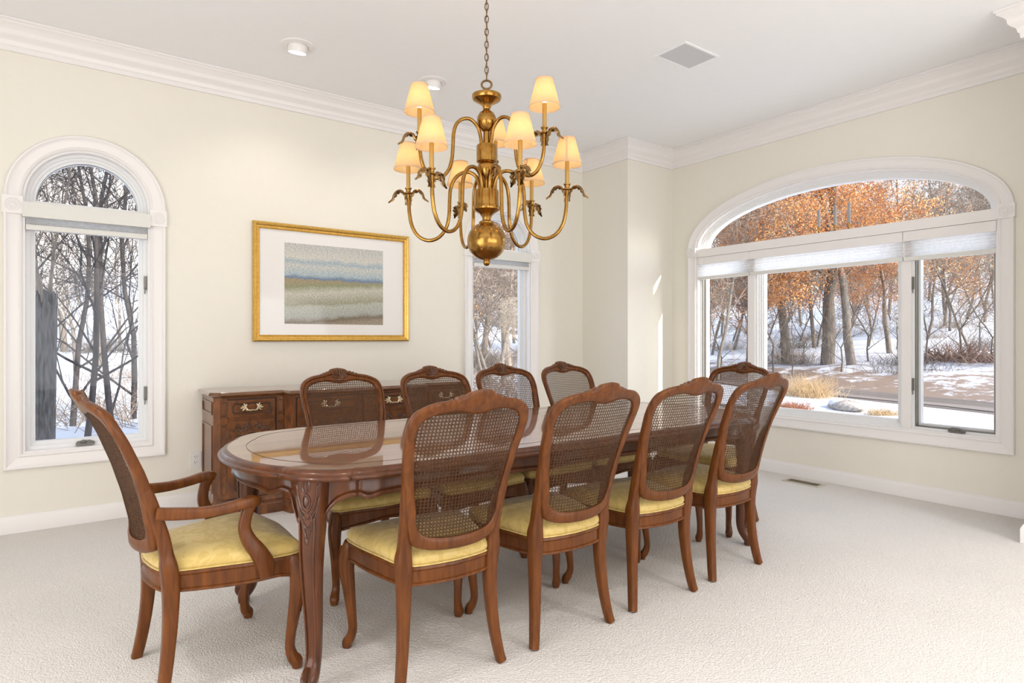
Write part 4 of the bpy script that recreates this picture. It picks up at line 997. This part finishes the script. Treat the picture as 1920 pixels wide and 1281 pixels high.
M_russet = noise_mat('russet_shrub', (0.24, 0.09, 0.05), (0.46, 0.22, 0.12), scale=(9, 9, 9), ns=2, rough=0.8)
def tree_mesh(seed, height, r0, spread, lean=0.06, levels=4, clear=0.35, nb=(9, 6, 5, 4), upw=0.35, wob=0.10, leafn=0, leafsize=0.09, twigr=0.008, base_branch=None):
    rnd = random.Random(seed); tr = MB(); tw = MB(); lv = MB(); tips = []
    def grow(p, d, r, ln, lev):
        n = (7, 5, 4, 3, 2)[min(lev, 4)]; pts = [p.copy()]; rad = [r]; cur = d.normalized()
        for i in range(n):
            cur = (cur + Vector((rnd.gauss(0, wob), rnd.gauss(0, wob), rnd.gauss(0, wob*0.6))) * (1 if lev else 0.75) + Vector((0, 0, 0.04*upw))).normalized()
            pts.append(pts[-1] + cur*ln/n); rad.append(max(twigr*0.6, r*(1-(i+1)/n*(0.62 if lev == 0 else 0.8))))
        sides = (8, 5, 4, 3, 3)[min(lev, 4)]
        (tr if lev < 2 else tw).tube(pts, rad, sides, cap=False)
        if lev >= levels:
            tips.append(pts[-1]); tips.append(pts[len(pts)//2]); return
        k = nb[min(lev, len(nb)-1)]
        for j in range(k):
            f = (clear + (1-clear)*(j+rnd.random())/k) if lev == 0 else (0.2 + 0.8*(j+rnd.random())/k)
            x = f*n; i = min(int(x), n-1); q_ = pts[i].lerp(pts[i+1], x-i); rr_ = rad[i]+(rad[i+1]-rad[i])*(x-i)
            ax = (pts[i+1]-pts[i]).normalized(); a = rnd.random()*2*PI
            o1 = ax.orthogonal().normalized(); o2 = ax.cross(o1)
            side = o1*math.cos(a)+o2*math.sin(a); el = rnd.uniform(0.35, 0.9)
            nd = (ax*el + side*rnd.uniform(0.7, 1.1) + Vector((0, 0, upw*0.5))).normalized()
            l2 = (height*spread*(1.15-f*0.55) if lev == 0 else ln*rnd.uniform(0.4, 0.68))
            grow(q_, nd, max(twigr, rr_*rnd.uniform(0.38, 0.6)), l2, lev+1)
        if lev > 0: tips.append(pts[-1])
    grow(Vector((0, 0, -0.15)), Vector((rnd.gauss(0, lean), rnd.gauss(0, lean), 1)), r0, height, 0)
    if leafn:
        for i in range(leafn):
            c_ = rnd.choice(tips) + Vector((rnd.gauss(0, 0.17), rnd.gauss(0, 0.17), rnd.gauss(0, 0.14)))
            a = Vector((rnd.gauss(0, 1), rnd.gauss(0, 1), rnd.gauss(0, 1))).normalized(); b_ = a.orthogonal().normalized(); s_ = leafsize*rnd.uniform(0.6, 1.4)
            c2 = a.cross(b_)
            lv.add([c_-a*s_, c_+b_*s_*0.55+c2*s_*0.2, c_+a*s_, c_-b_*s_*0.55+c2*s_*0.2], [(0, 1, 2), (0, 2, 3)])
    return tr, tw, lv
def tree_set(name, *a, bark=None, twig=None, leaf=None, **k):
    tr, tw, lv = tree_mesh(*a, **k)
    return (tr.mesh('trunk', bark or M_bark, 60), tw.mesh('branches', twig or M_twig, 0), lv.mesh('leaves', leaf or M_leaf, 0) if lv.v else None)
TS = {
 'oak': tree_set('oak', 11, 10.5, 0.29, 0.42, clear=0.36, nb=(13, 7, 5, 3), upw=0.15, wob=0.16, leafn=44000, leafsize=0.036, twigr=0.012, lean=0.02),
 'oak2': tree_set('oak', 23, 8.5, 0.19, 0.40, clear=0.38, nb=(11, 6, 5, 3), upw=0.1, wob=0.17, leafn=26000, leafsize=0.036, twigr=0.011, lean=0.03),
 'bare1': tree_set('bare', 5, 11, 0.10, 0.30, clear=0.22, nb=(16, 7, 5, 3), upw=0.5, wob=0.12, twigr=0.014),
 'bare2': tree_set('bare', 8, 8.5, 0.075, 0.36, clear=0.12, nb=(15, 7, 5, 3), upw=0.3, wob=0.16, twigr=0.013),
 'bare3': tree_set('bare', 31, 13, 0.125, 0.26, clear=0.30, nb=(16, 7, 4, 3), upw=0.6, wob=0.10, twigr=0.015, bark=M_bark, twig=M_twigp),
 'thin': tree_set('thin', 15, 5.0, 0.045, 0.34, clear=0.1, nb=(9, 6, 4), levels=3, upw=0.5, wob=0.2, twigr=0.008, bark=M_barkd),
 'dark': tree_set('dark', 44, 5.2, 0.046, 0.55, clear=0.04, nb=(10, 6, 5, 3), upw=0.7, wob=0.21, twigr=0.005, bark=M_barkk, twig=M_barkk, lean=0.16),
 'brush': None}
def brush_mesh(seed, n, w_, h_, r, m, name):
    rnd = random.Random(seed); mb = MB()
    for i in range(n):
        p = Vector((rnd.gauss(0, w_*0.4), rnd.gauss(0, w_*0.4), -0.03)); d = Vector((rnd.gauss(0, 0.5), rnd.gauss(0, 0.5), 1)).normalized(); l = h_*rnd.uniform(0.5, 1.2)
        pts = [p]
        for k in range(3):
            d = (d + Vector((rnd.gauss(0, 0.25), rnd.gauss(0, 0.25), rnd.gauss(0, 0.2)-0.08))).normalized(); pts.append(pts[-1]+d*l/3)
        mb.tube(pts, [r, r*0.85, r*0.6, r*0.3], 3, cap=False)
    return mb.mesh(name, m, 0)
B_brush = [brush_mesh(61, 260, 3.0, 1.5, 0.010, M_twig, 'stems'), brush_mesh(62, 260, 3.0, 1.7, 0.011, M_barkd, 'stems')]
def bearing(px, dist):                                 # a spot seen along this column of the picture, dist metres away in depth
    r = (px-960)/F; s_, c_ = math.sin(HEAD), math.cos(HEAD)
    return dist*(r*s_+c_), dist*(-r*c_+s_)
def tree(kind, x, y, label, rz=0.0, sc_=1.0, group=None, name='bare_tree', sz=None):
    t = thing(name, label, 'tree', (x, y, ground(x, y)), rz, group); t.scale = (sc_, sc_, sz or sc_)
    a, b_, c_ = TS[kind]
    inst('trunk', a, t); o = inst('branches', b_, t); o['kind'] = 'stuff'
    if c_: o = inst('leaves', c_, t); o['kind'] = 'stuff'
    return t
def T_(kind, px, d, label, **k): x, y = bearing(px, d); return tree(kind, x, y, label, **k)
# the trees that stand out through the wide window
T_('oak', 1551, 29.5, 'stout rust-leaved oak in the middle of the wide window', rz=0.6, name='oak_tree', sc_=1.12)
T_('oak2', 1597, 27.5, 'second dark-trunked rust-leaved oak, right of the stout oak', rz=2.1, name='oak_tree', sc_=1.1)
T_('oak2', 1474, 31.0, 'leaning grey-trunked oak near the left mullion of the wide window', rz=4.0, name='oak_tree', sc_=1.25)
T_('oak2', 1405, 30.0, 'rust-leaved oak behind the left casement of the wide window', rz=1.2, name='oak_tree', sc_=0.8)
T_('oak2', 1770, 42.0, 'distant wide-trunked oak with low rust leaves behind the right casement', rz=5.2, name='oak_tree', sc_=0.55)
T_('oak2', 1668, 32.0, 'low rust-leaved oak beside the mullion left of the right casement', rz=3.3, name='oak_tree', sc_=0.72)
T_('bare2', 1825, 27.0, 'slender bare tree leaning left in the right casement', rz=1.0, sc_=0.75)
T_('thin', 1577, 26.0, 'thin sapling in front of the stout oak', rz=0.3, sc_=0.8)
T_('thin', 1450, 28.0, 'thin sapling left of the leaning oak', rz=2.3)
T_('bare1', 1345, 26, 'bare tree at the left edge of the wide window', rz=2.0, sc_=0.8)
T_('bare3', 1527, 38, 'pale straight trunk standing behind the stout oak', rz=0.4)
# narrow windows
T_('dark', 215, 10.5, 'dark crooked small tree rising right of centre in the left arched window', rz=0.5, sc_=1.15)
T_('dark', 160, 9.5, 'dark bent small tree spreading across the middle of the left arched window', rz=3.4, sc_=1.05)
T_('dark', 250, 13.0, 'dark crooked small tree at the right side of the left arched window', rz=2.0, sc_=1.3)
T_('dark', 70, 9.0, 'dark crooked small tree beside the thick trunk in the left arched window', rz=1.3, sc_=1.0)
T_('dark', 135, 12.0, 'dark crooked small tree left of centre in the left arched window', rz=4.4, sc_=1.2)
T_('bare3', 190, 21, 'taller pale bare tree behind the small dark trees of the left arched window', rz=1.0, sc_=0.7)
T_('bare3', 120, 24, 'pale tall tree far behind the left arched window', rz=2.0)
T_('oak2', 955, 24, 'rust-leaved oak at the right of the window behind the chandelier', rz=2.6, name='oak_tree')
T_('oak2', 905, 30, 'rust-leaved oak further off in the window behind the chandelier', rz=0.2, name='oak_tree', sc_=0.9)
T_('bare2', 925, 18, 'bare bushy tree in the window behind the chandelier', rz=0.9, sc_=0.7)
# thick broken-off trunk close to the left window
x, y = bearing(72, 6.2); t = thing('tree_stump', 'thick furrowed grey trunk standing close outside the left arched window', 'tree', (x, y, ground(x, y)))
rnd = random.Random(3)
def furrowed(z0_, z1_, tab, n=30, K=12, deep=0.93, lean_=0.03, jag=0.0):
    rr = []
    for i in range(K):
        z = z0_+(z1_-z0_)*i/(K-1); r = lerp(tab, z)
        rr.append([Vector(((r*(1 if k % 2 else deep))*math.cos(2*PI*k/n)+lean_*z, r*(1 if k % 2 else deep)*math.sin(2*PI*k/n), z+(rnd.uniform(-0.02, jag) if i == K-1 and jag else 0))) for k in range(n)])
    return MB().rings(rr)
furrowed(-0.2, 2.0, [(-0.2, 0.17), (0.3, 0.13), (1.0, 0.115), (2.0, 0.10)], jag=0.22).build('trunk', M_barkg, t, 60)
mb = MB(); rnd = random.Random(9)
for k in range(3):
    a = 2*PI*k/3; p = Vector((0.06+0.05*math.cos(a), 0.05*math.sin(a), 1.9)); d = Vector((0.05*math.cos(a), 0.05*math.sin(a), 1)); pts = [p]
    for j in range(7): d = (d + Vector((rnd.gauss(0, 0.09), rnd.gauss(0, 0.09), 0.1))).normalized(); pts.append(pts[-1]+d*0.36)
    mb.tube(pts, [0.020, 0.017, 0.014, 0.012, 0.010, 0.008, 0.006, 0.003], 7)
    for j in (2, 3, 4, 5):
        d2 = Vector((rnd.gauss(0, 1), rnd.gauss(0, 1), 0.7)).normalized(); mb.tube([pts[j], pts[j]+d2*0.25, pts[j]+d2*0.5+Vector((0, 0, 0.1)), pts[j]+d2*0.7+Vector((0, 0, 0.3))], [0.009, 0.007, 0.005, 0.002], 4, cap=False)
mb.build('stripped_top', M_twig, t, 60)
# woods all round
rnd = random.Random(77); kinds = ['bare1', 'bare2', 'bare3', 'bare1', 'bare2']
LOOK = {'bare1': 'slim grey bare tree', 'bare2': 'low spreading bare tree', 'bare3': 'tall pale bare tree', 'thin': 'thin dark sapling'}
ORD = ['first', 'second', 'third', 'fourth', 'fifth', 'sixth', 'seventh', 'eighth', 'ninth', 'tenth', 'eleventh', 'twelfth', 'thirteenth', 'fourteenth', 'fifteenth', 'sixteenth', 'seventeenth', 'eighteenth', 'nineteenth', 'twentieth', 'twenty-first', 'twenty-second']
def woods(n, px0, px1, d0, d1, s0_, s1_, rowname, seen, group, kinds=kinds):
    for i in range(n):                     # left to right across the view
        px = px0 + (px1-px0)*(i+0.15+0.7*rnd.random())/n; k = rnd.choice(kinds)
        T_(k, px, rnd.uniform(d0, d1), '%s, %s from left in the %s, %s' % (LOOK[k], ORD[i], rowname, seen), rz=rnd.uniform(0, 6.28), sc_=rnd.uniform(s0_, s1_), group=group)
G = 'bare trees of the woods beyond the road'
woods(16, 1300, 1930, 25, 36, 0.6, 1.0, 'saplings by the road', 'wide window', 'saplings beyond the road', ['thin'])
woods(13, 1300, 1960, 36, 42, 0.75, 1.05, 'front row', 'wide window', G)
woods(15, 1300, 1960, 44, 51, 0.75, 1.1, 'middle row', 'wide window', G)
woods(17, 1300, 1960, 54, 64, 0.8, 1.15, 'back row', 'wide window', G)
woods(7, 1300, 1960, 68, 84, 0.7, 0.95, 'skyline row', 'wide window', G)
G = 'bare trees outside the left window'
woods(3, 10, 310, 16, 20, 0.35, 0.45, 'front row', 'left arched window', G, ['bare3'])
woods(6, 10, 310, 24, 31, 0.45, 0.6, 'middle row', 'left arched window', G, ['bare3', 'bare3', 'bare2'])
woods(9, 10, 310, 36, 48, 0.6, 0.8, 'back row', 'left arched window', G, ['bare3', 'bare3', 'bare1'])
G = 'bare trees outside the middle window'
woods(6, 850, 1010, 19, 28, 0.6, 0.9, 'front row', 'window behind chandelier', G)
woods(8, 850, 1010, 34, 48, 0.65, 1.0, 'back row', 'window behind chandelier', G)
def brush(px, d, i, s, label):
    x, y = bearing(px, d); t = inst('brush', B_brush[i % 2], None, (x, y, ground(x, y)), (0, 0, px*0.7), (s, s, s*0.8)); tag(t, label, 'shrubs', None, 'stuff')
for i in range(13): brush(rnd.uniform(1290, 1950), rnd.uniform(24, 46), i, rnd.uniform(0.4, 0.8), 'low twiggy undergrowth on the snow beyond the road')
for i in range(4): brush(rnd.uniform(20, 300), rnd.uniform(12, 26), i, rnd.uniform(0.5, 0.9), 'twiggy undergrowth outside the left arched window')
for i in range(9): brush(rnd.uniform(850, 1000), rnd.uniform(15, 32), i, rnd.uniform(0.5, 0.9), 'twiggy undergrowth outside the window behind the chandelier')
# brush pile, grass clump, shrubs and boulder in the yard
x, y = bearing(1800, 25.5); t = tag(inst('brush_pile', brush_mesh(70, 420, 2.2, 1.1, 0.022, noise_mat('pile_twigs', (0.13, 0.08, 0.06), (0.26, 0.17, 0.13), ns=4, rough=0.9), 'pile'), None, (x, y, ground(x, y)), (0, 0, 0.9), (1.5, 0.8, 0.75)), 'heap of brown cut branches on the snow in the right casement', 'brush pile', None, 'stuff')
x, y = bearing(1512, 16.6); tag(inst('grass_clump', brush_mesh(71, 900, 0.75, 0.62, 0.0045, M_straw, 'blades'), None, (x, y, ground(x, y))), 'dry straw-coloured grass clump at the edge of the snowy lawn', 'grass', None, 'stuff')
x, y = bearing(1484, 13.8); tag(inst('shrub', brush_mesh(72, 700, 0.45, 0.26, 0.005, M_russet, 'twigs'), None, (x, y, ground(x, y))), 'small russet shrub in the snow, left of the boulder', 'shrub', None, 'stuff')
x, y = bearing(1656, 13.6); tag(inst('shrub', brush_mesh(73, 500, 0.40, 0.22, 0.0045, M_straw, 'twigs'), None, (x, y, ground(x, y))), 'small tan dried plant in the snow, right of the boulder', 'shrub', None, 'stuff')
x, y = bearing(1588, 14.6); mb = MB(); rr = []
for i in range(9):
    ph = -PI/2 + PI*i/8; rr.append([Vector((0.36*max(0.03, math.cos(ph))*math.cos(2*PI*k/18)*(1+0.12*math.sin(3*k+i)), 0.48*max(0.03, math.cos(ph))*math.sin(2*PI*k/18)*(1+0.10*math.cos(2*k+i)), 0.15*math.sin(ph)*(1+0.15*math.sin(k)))) for k in range(18)])
t = thing('boulder', 'grey snow-dusted boulder at the edge of the lawn', 'rock', (x, y, ground(x, y)+0.08), 2.6)
mb.rings(rr); mb.build('stone', noise_mat('granite', (0.22, 0.19, 0.17), (0.45, 0.41, 0.38), scale=(3, 3, 3), ns=4, rough=0.9, bump=0.5, bdist=0.02), t, 60)
mb = MB().ell((0.06, -0.18, 0.06), [(0.26, 0, 0), (0, 0.24, 0), (0, 0, 0.11)], 14, 8); mb.build('snow_cap', M_snow, t, 60)
